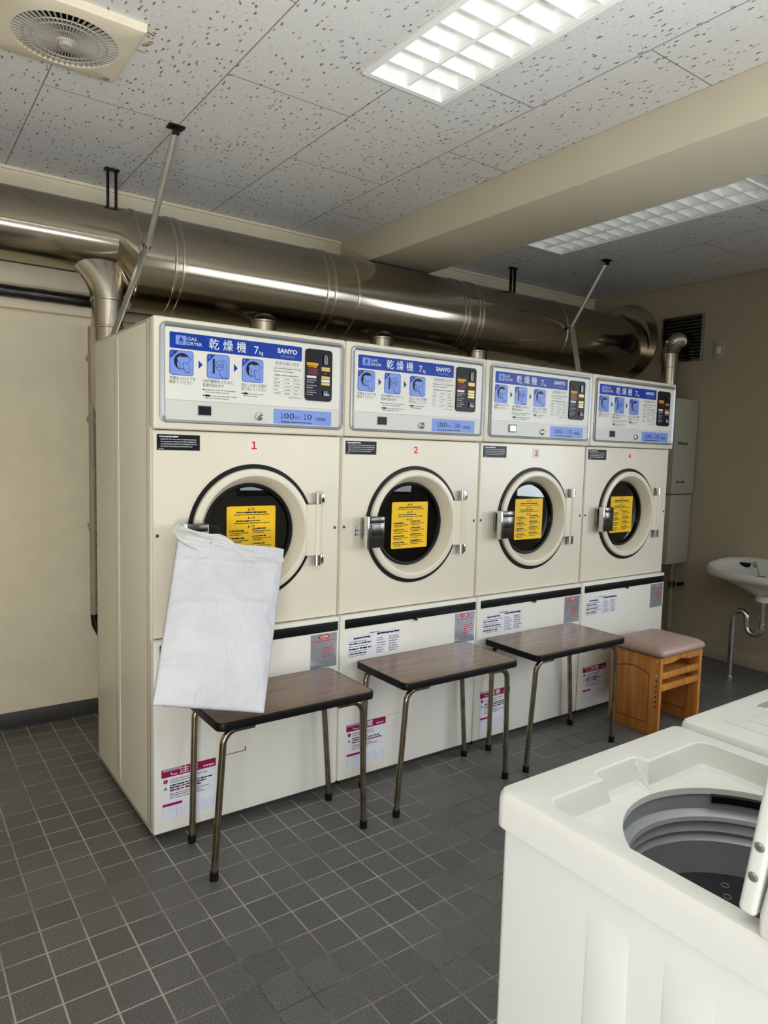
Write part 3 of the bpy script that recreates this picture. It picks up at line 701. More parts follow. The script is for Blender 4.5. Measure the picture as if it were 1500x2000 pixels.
# ------------------------------------------------------------------ ducts and pipes behind
DY = 1.03
def duct():
    root = thing('exhaust_duct', 'long fat steel exhaust duct running above all four dryers', 'duct', (0, 0, 0))
    b = MB(); b.lathe([(0.147, X0+0.005), (0.147, 0.14)], (0, DY, 2.173), 'steel', 'x', 64)
    ring = [[(x, DY+r*math.cos(2*math.pi*k/64), z+r*math.sin(2*math.pi*k/64)) for k in range(64)] for x, r, z in ((0.14, 0.147, 2.173), (0.20, 0.2126, 2.109))]
    b.loft(ring, 'steel'); b.lathe([(0.2126, 0.20), (0.2126, X1-0.008)], (0, DY, 2.109), 'steel', 'x', 72); b.fixn()
    b.build('duct_run', root, smooth=50)
    for x in (0.21, 0.362, 0.395, 1.117, 1.16, 1.297, 2.02, 2.05, 2.13, 2.16, 2.89):
        b = MB(); b.lathe([(0.2126, -0.008), (0.2165, -0.005), (0.2165, 0.005), (0.2126, 0.008)], (x, DY, 2.109), 'riser_steel', 'x', 72); b.build('joint_ring', root)
    b = MB(); b.lathe([(0.2126, X1-0.012), (0.27, X1-0.012), (0.27, X1-0.001)], (0, DY-0.01, 2.14), 'steel', 'x', 72); b.build('wall_flange', root, 'round wall flange')
duct()
RX = (0.109, 0.832, 1.536, 2.24)
for i, x in enumerate(RX):
    lab = ('short shiny riser pipe at the left rear edge of dryer 1', 'shiny riser pipe rising behind the top of dryer 1, right half', 'shiny riser pipe rising behind the top of dryer 2', 'shiny riser pipe rising behind the top of dryer 3')[i]
    lab = ('short steel riser pipe at the rear left corner of dryer 1', 'short steel riser pipe seen above the middle of dryer 1', 'short steel riser pipe seen above the left part of dryer 2', 'short steel riser pipe seen above the right end of dryer 2')[i]
    root = thing('riser_pipe', lab, 'pipe', (x, 0.96, 1.45), 'steel riser pipes into the duct')
    ztop = 1.905 if i == 0 else 1.92
    b = MB(); p = [(0, -0.2305, 0), (0, -0.14, 0)]+[(0, -0.10+0.10*math.sin(t), 0.10-0.10*math.cos(t)) for t in [math.pi/2*k/8 for k in range(9)]]+[(0, 0, ztop-1.45)]
    b.tube(p, 0.064, 'riser_steel', 32); b.build('pipe', root)
    for z in (1.80, 1.915):
        b = MB(); b.lathe([(0.064, -0.006), (0.068, -0.004), (0.068, 0.004), (0.064, 0.006)], (0, 0, z-1.45), 'riser_steel', 'z', 40); b.build('joint_ring', root)
    if i == 0:
        b = MB(); n = 48; Ls = []
        for q in range(11):
            f = q/10; g = f**2.2
            Ls.append([((0.064+0.13*g)*math.cos(2*math.pi*k/n)-0.03*g, (0.064+0.03*g)*math.sin(2*math.pi*k/n)+0.07*g, 1.90-1.45+0.21*f) for k in range(n)])
        b.loft(Ls, 'riser_steel'); b.build('flared_neck', root, smooth=60)

b = MB(); rnd = random.Random(3); p = []; r = []
for k in range(161):
    x = X0+0.01+(X1-0.02-X0)*k/160; p.append((x, 1.215+rnd.uniform(-.001, .001), 1.945)); r.append(0.024+rnd.uniform(-.0015, .0015))
b.tube(p, [q+0.003 for q in r], 'foil', 14); tag(b.build('lagged_pipe'), 'thin black wrapped pipe along the back wall under the duct', 'pipe')

def strut(label, top, mid, low, ang=0.0):
    root = thing('duct_support', label, 'support strut', top, 'metal struts holding the duct')
    T_ = Vector(top); m = Vector(mid)-T_; l = Vector(low)-T_
    b = MB(); b.cyl((0, 0, -0.012), m, 0.0125, 'strut_steel', 14); b.build('rod', root)
    b = MB(); b.bar(m+Vector((0.0, -0.004, 0.012)), l, 0.032, 0.006, 'strut_steel', 0.001); b.build('flat_bar', root)
    b = MB(); b.box(-0.03, 0.03, -0.022, 0.022, -0.006, 0, 'drum', 0.001); b.box(-0.012, 0.012, -0.012, 0.012, -0.03, -0.005, 'drum', 0.002); b.build('ceiling_bracket', root, 'dark ceiling bracket')
    b = MB(); b.cyl(m+Vector((0, -0.012, 0)), m+Vector((0, 0.012, 0)), 0.012, 'drum', 6); b.build('clamp_bolt', root)
strut('slanting metal strut from ceiling to duct above dryer 1', (0.235, 0.472, 2.49), (0.232, 0.805, 2.125), (0.06, 0.715, 1.712))
strut('thin slanting metal strut from ceiling to duct above dryer 4', (2.9, 0.559, 2.49), (2.895, 0.80, 2.122), (2.774, 0.60, 1.712))
for x, lab in ((0.155, 'small U hanger between ceiling and the left part of the duct'), (2.61, 'small U hanger between ceiling and the right part of the duct')):
    b = MB(); zt = 2.323
    b.box(-0.022, -0.012, -0.008, 0.008, zt-2.49, -0.004, 'drum', 0.001); b.box(0.012, 0.022, -0.008, 0.008, zt-2.49, -0.004, 'drum', 0.001); b.box(-0.03, 0.03, -0.015, 0.015, -0.008, 0, 'drum', 0.001)
    tag(b.build('duct_hanger', loc=(x, 1.05, 2.49)), lab, 'hanger', 'small duct hangers')

b = MB(); p = [(0.112, 1.25, 0.5+k*0.02) for k in range(68)]; b.tube(p, 0.016, 'pipe_beige', 12)
for z in (0.92, 1.42, 1.70): b.cyl((0.112, 1.25, z-0.015), (0.112, 1.25, z+0.015), 0.021, 'pipe_beige', 14); b.box(0.10, 0.124, 1.25, 1.31, z-0.006, z+0.006, 'pipe_beige')
b.tube([(0.112, 1.25, 0.5), (0.118, 1.25, 0.45), (0.14, 1.24, 0.40), (0.16, 1.22, 0.30)], [0.016, 0.018, 0.017, 0.016], 'rubber', 12)
tag(b.build('wall_conduit'), 'thin beige conduit up the back wall beside dryer 1', 'pipe')

# ------------------------------------------------------------------ water heater, vent and switch
h = thing('water_heater', 'tall grey gas water heater hung in the dark right corner', 'water heater', (3.62, 0.55, 0.61))
b = MB(); b.box(3.489-3.62, 3.746-3.62, 0.41-0.55, 0.71-0.55, 1.078-0.61, 1.70-0.61, 'heater', 0.005); up = b.build('upper_cover', h)
b = MB(); b.box(3.503-3.62, 3.746-3.62, 0.42-0.55, 0.70-0.55, 0.0, 1.072-0.61, 'heater', 0.005); b.build('lower_cover', h)
b = MB(); b.plate(-0.09, -0.035, 0.985, 1.04, -0.14, 'switch', 0.003, 0.002); b.build('badge', up, 'small beige badge', smooth=0)
rnd = random.Random(5)
for z in (0.80, 0.545):
    b = MB(); b.plate(-0.10, 0.06, z-0.022, z+0.022, -0.14, 'switch', 0.003, 0.001); b.lines(-0.085, 0.03, z, 1, 0.01, 0.018, -0.141, 'copper_green', rnd, 0.25, 1); b.build('notice_strip', up, 'beige strip with green print', smooth=0)
b = MB(); b.box(-0.1335, -0.1305, -0.06, 0.02, 0.52, 0.66, 'orange'); b.build('side_tag', up, 'orange tag')
tp = thing('exhaust_pipe', 'steel exhaust pipe bending from the heater into the louvred wall vent', 'pipe', (3.6, 0.545, 1.70))
b = MB(); b.cyl((0, 0, 0.0), (0, 0, 0.29), 0.052, 'riser_steel', 36); b.build('straight_section', tp)
for z in (0.05, 0.21): b = MB(); b.lathe([(0.052, -.005), (0.055, -.003), (0.055, .003), (0.052, .005)], (0, 0, z), 'riser_steel', 'z', 36); b.build('joint_ring', tp)
b = MB(); p, r = [(0, 0, 0.285), (0, 0, 0.30)], [0.053, 0.053]
for k in range(61):
    t = math.pi/2*k/60; p.append((0.096-0.096*math.cos(t), 0, 0.30+0.096*math.sin(t))); r.append(0.052+0.003*math.sin(k*math.pi/2.5))
p.append((0.141, 0, 0.396)); r.append(0.052); b.tube(p, r, 'riser_steel', 28); b.build('corrugated_elbow', tp)
v = thing('wall_vent', 'square dark metal louvred vent high on the right wall', 'vent', (3.758, 0.56, 2.116))
b = MB()
for k in range(13): z = -0.135+k*0.0225; b.box(-0.016, -0.002, -0.138, 0.138, z-0.0075, z+0.0075, 'louvre_steel', 0.002, rot=Matrix.Rotation(0.5, 4, 'Y'))
b.box(-0.004, 0.0, -0.14, 0.14, -0.145, 0.145, 'drum'); b.build('slats', v)
b = MB(); b.box(-0.02, 0, -0.15, -0.138, -0.152, 0.152, 'silver', 0.002); b.box(-0.02, 0, 0.138, 0.15, -0.152, 0.152, 'louvre_steel', 0.002); b.box(-0.02, 0, -0.138, 0.138, 0.141, 0.152, 'louvre_steel', 0.002); b.box(-0.02, 0, -0.138, 0.138, -0.152, -0.141, 'louvre_steel', 0.002); b.build('frame', v)
b = MB(); b.lathe([(0.0525, -0.024), (0.066, -0.024), (0.066, -0.004)], (0, -0.015, -0.02), 'drum', 'x', 36); b.build('pipe_collar', v)
s = thing('light_switch', 'small beige switch plate on the right wall beside the vent', 'switch', (3.76, 0.30, 2.018))
b = MB(); b.box(-0.008, 0, -0.036, 0.036, -0.063, 0.063, 'switch', 0.002); b.build('plate', s)
b = MB(); b.box(-0.012, -0.008, -0.014, 0.014, -0.022, 0.022, 'sheet', 0.001); b.build('rocker', s)
g = thing('gas_pipe', 'thin beige gas pipe with a valve below the grey heater', 'pipe', (3.65, 0.47, 0))
b = MB(); b.cyl((0, 0, 0), (0, 0, 0.61), 0.016, 'pipe_beige', 16); b.cyl((0, 0, 0.16), (0, 0, 0.20), 0.023, 'pipe_beige', 16); b.build('pipe', g)
b = MB(); b.cyl((0, 0, 0.44), (0, 0, 0.485), 0.023, 'handle_steel', 16); b.cyl((0, 0, 0.462), (0.03, -0.03, 0.462), 0.010, 'handle_steel', 12); b.box(0.02, 0.085, -0.045, -0.03, 0.452, 0.476, 'black', 0.003); b.build('valve', g, 'dark valve with a black lever')

# ------------------------------------------------------------------ wash basin
def basin():
    root = thing('wash_basin', 'white ceramic wash basin hung on the right wall', 'sink', (3.76, -0.24, 0))
    N = 72
    def loop(hx, hy, z, cx=-0.20, p=3.2, back=None, tilt=0.0):
        L = []
        for k in range(N):
            t = 2*math.pi*k/N; c, s_ = math.cos(t), math.sin(t)
            x = hx*math.copysign(abs(c)**(2/p), c); y = hy*math.copysign(abs(s_)**(2/p), s_)
            X = cx+x
            if back is not None: X = min(X, back)
            if tilt: z_ = z+tilt*max(0.0, min(1.0, (X+0.40)/0.40))
            else: z_ = z
            L.append((X, y, z_))
        return L
    b = MB()
    b.loft([loop(0.045, 0.045, 0.53, -0.30, 2), loop(0.07, 0.08, 0.535, -0.29, 2), loop(0.14, 0.19, 0.562, -0.23, 2.2), loop(0.20, 0.31, 0.592, -0.20, 2.5, -0.001), loop(0.218, 0.352, 0.606, -0.20, 2.8, -0.001), loop(0.224, 0.37, 0.612, -0.20, 2.8, -0.001), loop(0.228, 0.376, 0.628, -0.20, 2.8, -0.001, 0.03), loop(0.226, 0.374, 0.648, -0.20, 2.8, -0.001, 0.045), loop(0.220, 0.368, 0.654, -0.20, 2.8, -0.002, 0.05),
            loop(0.208, 0.356, 0.653, -0.205, 2.8, -0.012, 0.05), loop(0.196, 0.344, 0.642, -0.21, 2.8, -0.022, 0.04), loop(0.176, 0.315, 0.626, -0.222, 2.8, -0.05, 0.012), loop(0.145, 0.27, 0.612, -0.24, 2.6), loop(0.10, 0.18, 0.58, -0.26, 2.3), loop(0.04, 0.05, 0.56, -0.29, 2)], 'ceramic', True, True).fixn()
    b.cyl((-0.30, 0, 0.495), (-0.30, 0, 0.545), 0.046, 'ceramic', 28)
    b.build('bowl', root, smooth=50)
    b = MB(); b.box(-0.075, -0.035, 0.215, 0.275, 0.645, 0.672, 'black', 0.006); b.build('soap_tray', root, 'small black tray')
    b = MB(); b.cyl((-0.045, 0.19, 0.645), (-0.045, 0.19, 0.668), 0.010, 'chrome', 16); b.lathe([(0, 0.013), (0.009, 0.009), (0.013, 0), (0.009, -.009), (0, -.013)], (-0.045, 0.19, 0.674), 'chrome', 'z', 20)
    b.tube([(-0.05, 0.185, 0.668), (-0.08, 0.16, 0.648), (-0.12, 0.13, 0.632), (-0.17, 0.10, 0.618)], 0.002, 'handle_steel', 6); b.build('plug_chain', root, 'chrome stud with a plug chain')
    b = MB(); b.cyl((-0.20, 0.075, 0.604), (-0.20, 0.075, 0.622), 0.025, 'black', 20); b.build('plug', root, 'black plug')
    t = MB(); x = -0.30
    t.cyl((x, 0, 0.335), (x, 0, 0.505), 0.0165, 'chrome', 18); t.cyl((x, 0, 0.48), (x, 0, 0.505), 0.023, 'chrome', 18); t.cyl((x, 0, 0.335), (x, 0, 0.365), 0.021, 'chrome', 18)
    p = [(x, 0, 0.345)]+[(x, 0.045-0.045*math.cos(a), 0.335-0.045*math.sin(a)) for a in [math.pi*k/14 for k in range(15)]]+[(x, 0.09, 0.365)]
    p += [(x, 0.09+0.04-0.04*math.cos(a), 0.375+0.04*math.sin(a)) for a in [math.pi*k/14 for k in range(15)]]+[(x, 0.172, 0.30), (x, 0.172, 0.0)]
    t.tube(p, 0.0165, 'chrome', 18); t.cyl((x, 0.09, 0.35), (x, 0.09, 0.378), 0.021, 'chrome', 18); t.cyl((x, 0.172, 0), (x, 0.172, 0.008), 0.028, 'chrome', 24)
    t.build('drain_trap', root, 'chrome drain trap down to the floor')
basin()

# ------------------------------------------------------------------ folding tables
def make_table(label, loc, w=0.562, d=0.312, h=0.5, splay=(0.0, 0.0)):
    root = thing('low_table', label, 'table', loc, 'low tables in front of the dryers')
    b = MB(); o = rrect(0.004, w-0.004, 0.004, d-0.004, 0.022, 6)
    n = len(o); b.loft([[(x, y, h-0.0225) for x, y in o], [(x, y, h) for x, y in o]], 'laminate', True, True).fixn(); b.build('tabletop', root, 'brown wood-grain laminate top')
    b = MB()
    def L(e, z): return [(x, y, z) for x, y in rrect(e, w-e, e, d-e, 0.026-e, 6)]
    b.loft([L(0.004, h-0.026), L(0.001, h-0.025), L(0, h-0.022), L(0, h-0.003), L(0.001, h-0.0005), L(0.0045, h+0.0006), L(0.0052, h-0.0002)], 'rubber').fixn(); b.loft([L(0.004, h-0.026), L(0.012, h-0.026)], 'rubber'); b.build('edge_band', root, 'black edge band')
    for sx, sy in ((0, 0), (1, 0), (0, 1), (1, 1)):
        fx = 0.028-0.020 if sx == 0 else w-0.028+0.020
        kx = 0.03 if sx == 0 else w-0.03; ky = 0.035 if sy == 0 else d-0.025
        fy = 0.045 if sy == 0 else d-0.045+0.012
        if sy == 1: kx, fx = (kx+0.006, fx+0.018) if sx == 0 else (kx-0.006, fx+0.0)
        dx = 1 if sx == 0 else -1
        p = [(kx+dx*0.10, ky, h-0.036)]+[(kx+dx*(0.045-0.045*math.sin(t)), ky+(fy-ky)*0.1*(1-math.cos(t)), h-0.036-0.045*(1-math.cos(t))) for t in [math.pi/2*k/7 for k in range(8)]]
        p += [(fx, fy, 0.02), (fx, fy, 0.006)]
        b = MB(); b.tube(p, 0.0105, 'tube_steel', 14); leg = b.build('leg', root, smooth=50)
        b = MB(); b.cyl((fx, fy, 0), (fx, fy, 0.026), 0.0135, 'rubber', 16); b.build('foot_cap', leg, 'black rubber foot')
make_table('brown laminate low table in front of dryer 1, partly behind the white bag', (0.085, -0.328, 0))
make_table('brown laminate low table in front of dryer 2, the middle one', (0.772, -0.330, 0), 0.566, 0.325)
make_table('brown laminate low table in front of dryer 3, beside the wooden stool', (1.438, -0.335, 0), 0.585, 0.318)

# ------------------------------------------------------------------ wooden stool
def stool():
    root = thing('wooden_stool', 'honey wood stool with a dusty pink padded seat', 'stool', (2.24, -0.375, 0))
    w, d, h = 0.352, 0.275, 0.376
    for sx in (0, 1):
        x0, x1 = (0, 0.02) if sx == 0 else (w-0.02, w)
        b = MB(); b.box(x0, x1, 0, d, 0.0, h, 'pine', 0.002)
        pn = b.build('side_panel', root)
        for fx, dr in ((x0, -1), (x1, 1)):
            b = MB(); arch = [(0.055, 0.05), (d-0.035, 0.05), (d-0.035, 0.29)]+[(0.055+(d-0.09)*(1-k/10), 0.29+0.022*math.sin(math.pi*k/10)) for k in range(1, 10)]+[(0.055, 0.29)]
            cy, cz_ = d/2+0.01, 0.175
            def sc(q, f): return [(cy+(a-cy)*f, cz_+(c-cz_)*f) for a, c in q]
            A, B, Cc = arch, sc(arch, 0.96), sc(arch, 0.86)
            b.loft([[(fx+dr*0.0003, y, z) for y, z in A], [(fx+dr*0.0004, y, z) for y, z in B]], 'pine_groove')
            b.loft([[(fx+dr*0.0004, y, z) for y, z in B], [(fx+dr*0.004, y, z) for y, z in Cc]], 'pine', False, True); b.fixn(); b.build('raised_panel', pn)
        for z in ((0.36,) if sx == 0 else ())+(0.29, 0.265, 0.24, 0.215, 0.19, 0.165, 0.14):
            b = MB(); fx = x0 if sx == 0 else x1
            m_ = 'chrome' if z > 0.28 else 'ink'
            b.cyl((fx-0.001, 0.018, z), (fx+0.001, 0.018, z), 0.0042, m_, 12); b.build('screw' if z > 0.28 else 'peg_hole', pn)
    b = MB(); pts = [(0.02, h), (0.02, h-0.032)]+[(0.02+0.312*k/20, h-0.032+(0.010*(0.5-0.5*math.cos(2*math.pi*(k-5)/10)) if 5 <= k <= 15 else 0)) for k in range(1, 20)]+[(w-0.02, h-0.032), (w-0.02, h)]
    b.prism(list(reversed(pts)), 0.004, 0.022, 'pine').fixn(); b.build('apron', root, 'front rail with a curved cutout')
    b = MB(); b.box(0.02, w-0.02, d-0.022, d-0.004, h-0.04, h, 'pine', 0.001); b.build('back_rail', root)
    for z in (0.276, 0.218):
        b = MB(); b.box(0.02, w-0.02, 0.006, d-0.01, z, z+0.012, 'pine', 0.001); b.box(0.02, w-0.02, 0.004, 0.022, z-0.004, z+0.026, 'pine', 0.002); b.build('shelf', root)
    b = MB(); loops = []
    for e, z in ((0.02, h+0.001), (0.002, h+0.002), (-0.012, h+0.010), (-0.015, h+0.022), (-0.010, h+0.034), (0.004, h+0.044), (0.03, h+0.052), (0.07, h+0.057), (0.11, h+0.059)):
        loops.append([(x, y, z) for x, y in rrect(e, w-e, e, d-e, max(0.012, 0.03-abs(e)*0.2), 6)])
    b.loft(loops, 'seat_pink', True, True).fixn(); b.build('seat_cushion', root, 'dusty pink padded vinyl seat', smooth=60)
stool()

# ------------------------------------------------------------------ white bag hanging on dryer 1
def bag():
    root = thing('paper_bag', 'plain white bag hanging from the latch of dryer 1', 'bag', (0, 0, 0))
    TL, TR, BR, BL = Vector((0.050, -0.080, 1.012)), Vector((0.418, -0.080, 0.963)), Vector((0.222, -0.340, 0.513)), Vector((-0.110, -0.340, 0.602))
    U, V = 60, 84; rnd = random.Random(11)
    from mathutils import noise
    nrm = (TR-TL).cross(BL-TL).normalized()
    if nrm.y > 0: nrm = -nrm
    def P(u, v, side):
        p = TL.lerp(TR, u).lerp(BL.lerp(BR, u), v)
        e = min(u, 1-u)*2; puff = (1-(1-min(1, e*2.2))**2)*(0.25+0.75*math.sin(math.pi*min(1, v*0.75+0.15)))
        if v > 0.9: puff *= max(0.0, (1-v)/0.1)**0.5
        q = Vector((u*3.0, v*4.2, side*7.0))
        wr = 0.0065*noise.noise(q*1.3)+0.0045*noise.noise(Vector((u*9+noise.noise(q*2)*1.4, v*7, 3+side)))+0.0025*noise.noise(Vector((u*22, v*22, 9+side)))
        fold = 0.003*math.exp(-((v-0.80-0.02*u)/0.012)**2)+0.003*math.exp(-((v-0.13)/0.012)**2)+0.0025*math.exp(-((v-0.42+0.05*u)/0.015)**2)
        edge = min(1, e*6)*min(1, (1-v)*12)
        vl = 0.005+0.085*min(1, max(0, (u-0.28)/0.6))**0.8
        wr += 0.004*min(1, max(0, (v-vl)/0.012)) if u > 0.26 else 0.004*min(1, max(0, (u-0.16)/0.1))
        return p+nrm*((0.006+0.020*puff)*side+(wr+fold)*edge if side > 0 else -0.004-0.012*puff)
    b = MB()
    for side in (1, -1):
        vs = [P(i/U, j/V, side) for j in range(V+1) for i in range(U+1)]
        fs = [(j*(U+1)+i, j*(U+1)+i+1, (j+1)*(U+1)+i+1, (j+1)*(U+1)+i) for j in range(V) for i in range(U)]
        if side < 0: fs = [tuple(reversed(f)) for f in fs]
        b.faces(vs, fs, 'bag')
    for rim in ([((0, j/V), (0, (j+1)/V)) for j in range(V)], [((1, j/V), (1, (j+1)/V)) for j in range(V)], [((i/U, 1), ((i+1)/U, 1)) for i in range(U)]):
        for a, c in rim: b.faces([P(*a, 1), P(*c, 1), P(*c, -1), P(*a, -1)], [(0, 1, 2, 3)], 'bag')
    b.bm.verts.ensure_lookup_table(); bmesh.ops.remove_doubles(b.bm, verts=b.bm.verts, dist=1e-5); b.fixn(); b.build('bag_body', root, smooth=80)
    # gathered film handles looped over the latch
    b = MB()
    def rib(pts, w, tw):
        n = 40; Ps = [Vector(p) for p in pts]
        def S(t):
            f = t*(len(Ps)-1); i = min(int(f), len(Ps)-2); a = f-i
            p0, p1, p2, p3 = Ps[max(i-1, 0)], Ps[i], Ps[i+1], Ps[min(i+2, len(Ps)-1)]
            return 0.5*((2*p1)+(p2-p0)*a+(2*p0-5*p1+4*p2-p3)*a*a+(3*p1-p0-3*p2+p3)*a**3)
        C = [S(k/n) for k in range(n+1)]; m = 9; vs = []
        for k, c in enumerate(C):
            t = (C[min(k+1, n)]-C[max(k-1, 0)]).normalized(); side = t.cross(nrm).normalized(); ww = w[0]+(w[1]-w[0])*k/n
            for q in range(m):
                s_ = q/(m-1)-0.5; vs.append(c+side*s_*ww+nrm*(0.006*math.sin(s_*18+k*0.25)*tw))
        b.faces(vs, [(k*m+q, k*m+q+1, (k+1)*m+q+1, (k+1)*m+q) for k in range(n) for q in range(m-1)], 'film')
    rib([(0.078, -0.030, 1.056), (0.060, -0.052, 1.046), (0.066, -0.080, 1.026), (0.105, -0.100, 1.010), (0.155, -0.108, 0.990)], (0.022, 0.055), 0.5)
    rib([(0.070, -0.040, 1.052), (0.10, -0.064, 1.036), (0.15, -0.088, 1.018), (0.185, -0.095, 1.014), (0.210, -0.101, 0.998), (0.225, -0.107, 0.972)], (0.02, 0.045), 0.5)
    rib([(0.150, -0.1085, 1.000), (0.20, -0.1145, 0.978), (0.28, -0.119, 0.953), (0.35, -0.116, 0.942), (0.408, -0.103, 0.936)], (0.05, 0.020), 0.15)
    bmesh.ops.solidify(b.bm, geom=list(b.bm.faces), thickness=0.0015); b.build('carry_strap', root, 'crumpled translucent strap', smooth=80)
bag()

# ------------------------------------------------------------------ ceiling fan and lamps
def fan():
    root = thing('ceiling_fan_vent', 'yellowed square extractor fan in the ceiling with a round grille', 'extractor fan', (-0.224, 0.075, 2.49))
    N = 96; h = 0.178; R = 0.140; angs = sorted([2*math.pi*k/N for k in range(N)]+[math.pi/4+math.pi/2*k for k in range(4)])
    def sq(e, z):
        L = []
        for t in angs:
            c, s_ = math.cos(t), math.sin(t); k = e/max(abs(c), abs(s_)); L.append((k*c, k*s_, z))
        return L
    def ci(r, z): return [(r*math.cos(t), r*math.sin(t), z) for t in angs]
    b = MB(); b.loft([sq(h, 0), sq(h, -0.018), sq(h-0.003, -0.022), sq(h-0.012, -0.025), ci(R+0.003, -0.029), ci(R, -0.027), ci(R-0.002, 0)], 'fan').fixn(); b.build('face_panel', root)
    b = MB(); b.lathe([(0, -0.004), (R, -0.004)], (0, 0, 0), 'drum', 'z', 48); b.build('fan_well', root, 'dark opening behind the grille')
    b = MB()
    for k in range(54):
        t = 2*math.pi*k/54; b.bar((0.02*math.cos(t), 0.02*math.sin(t), -0.030), (R*math.cos(t), R*math.sin(t), -0.026), 0.0032, 0.006, 'fan_bar')
    for r in (0.055, 0.09, 0.112): b.lathe([(r-0.002, -0.028), (r, -0.031), (r+0.002, -0.028)], (0, 0, 0), 'fan_bar', 'z', 60)
    b.build('grille', root, 'radial grille bars')
    b = MB(); b.lathe([(0.0, -0.010), (0.068, -0.010), (0.068, -0.012)], (0, 0, 0), 'fan_bar', 'z', 40); b.lathe([(0, -0.046), (0.016, -0.045), (0.020, -0.040), (0.021, -0.030)], (0, 0, 0), 'fan_bar', 'z', 36); b.lathe([(0.021, -0.031), (0.026, -0.034), (0.030, -0.029)], (0, 0, 0), 'fan', 'z', 36); b.build('hub', root, 'round hub')
    b = MB(); b.lathe([(0, -0.0275), (0.011, -0.0275), (0.012, -0.024)], (0.148, 0.150, 0), 'greyink', 'z', 24); b.build('badge', root, 'small grey oval badge')
fan()
b = MB(); rnd = random.Random(9)
for k in range(9):
    x, y = -0.035+rnd.uniform(0, 0.028), -0.10+k*0.018+rnd.uniform(-.006, .006); b.box(x, x+rnd.uniform(0.008, 0.028), y, y+rnd.uniform(0.002, 0.006), 2.4885, 2.4905, 'rust', rot=Matrix.Rotation(rnd.uniform(-0.6, 0.6), 4, 'Z'))
tag(b.build('torn_ceiling_patch'), 'ragged rust-brown torn patch in the ceiling by the extractor fan', 'stain')

def lamp(label, x0, x1, y0, y1, tubes):
    root = thing('ceiling_lamp', label, 'ceiling light', ((x0+x1)/2, (y0+y1)/2, 2.49), 'recessed strip ceiling lights')
    hx, hy = (x1-x0)/2, (y1-y0)/2; w = 0.018
    b = MB()
    for a0, a1, c0, c1 in ((-hx, hx, -hy, -hy+w), (-hx, hx, hy-w, hy), (-hx, -hx+w, -hy+w, hy-w), (hx-w, hx, -hy+w, hy-w)): b.box(a0, a1, c0, c1, -0.010, -0.0005, 'light_white')
    b.build('frame', root, 'white frame', smooth=0)
    b = MB(); a, c = hx-w, hy-w; t_ = 0.004
    b.box(-a-t_, -a, -c, c, 0, 0.095, 'light_white'); b.box(a, a+t_, -c, c, 0, 0.095, 'light_white'); b.box(-a-t_, a+t_, -c-t_, -c, 0, 0.095, 'light_white'); b.box(-a-t_, a+t_, c, c+t_, 0, 0.095, 'light_white'); b.box(-a-t_, a+t_, -c-t_, c+t_, 0.095, 0.10, 'light_white')
    b.build('reflector_tray', root, 'white reflector tray', smooth=0)
    b = MB(); n = 15
    def vblade(pa, pb, top, bot, zt, zb):      # tapered blade between two points
        pa, pb = Vector(pa), Vector(pb); d = (pb-pa).normalized(); s_ = Vector((-d.y, d.x, 0)); vs = []
        for p in (pa, pb):
            for zz, q in ((zb, bot), ((zt+zb)/2, (top*0.35+bot*0.65)), (zt, top)):
                vs += [p+s_*q+Vector((0, 0, zz)), p-s_*q+Vector((0, 0, zz))]
        b.faces(vs, [(0, 2, 8, 6), (2, 4, 10, 8), (1, 7, 9, 3), (3, 9, 11, 5), (0, 6, 7, 1)], 'light_white')
    for k in range(1, n):
        y = -c+2*c*k/n
        for q0, q1 in ((-a, -0.006), (0.006, a)): vblade((q0, y, 0), (q1, y, 0), 0.016, 0.0022, 0.048, -0.002)
    vblade((0, -c, 0), (0, c, 0), 0.03, 0.003, 0.06, -0.004)
    vblade((-a+0.001, -c, 0), (-a+0.001, c, 0), 0.03, 0.001, 0.06, 0.0); vblade((a-0.001, -c, 0), (a-0.001, c, 0), 0.03, 0.001, 0.06, 0.0)
    b.fixn(); b.build('louvre', root, 'white blade louvre')
    for sx in (-1, 1):
        b = MB(); b.cyl((sx*a*0.5, -c+0.02, 0.070), (sx*a*0.5, c-0.02, 0.070), 0.013, 'tube_lamp', 18); b.build('fluorescent_tube', root)
lamp('white louvred strip light nearest the camera, left of the beam', *LAMPS[0], 2)
lamp('white louvred strip light in the darker ceiling right of the beam', *LAMPS[1], 2)

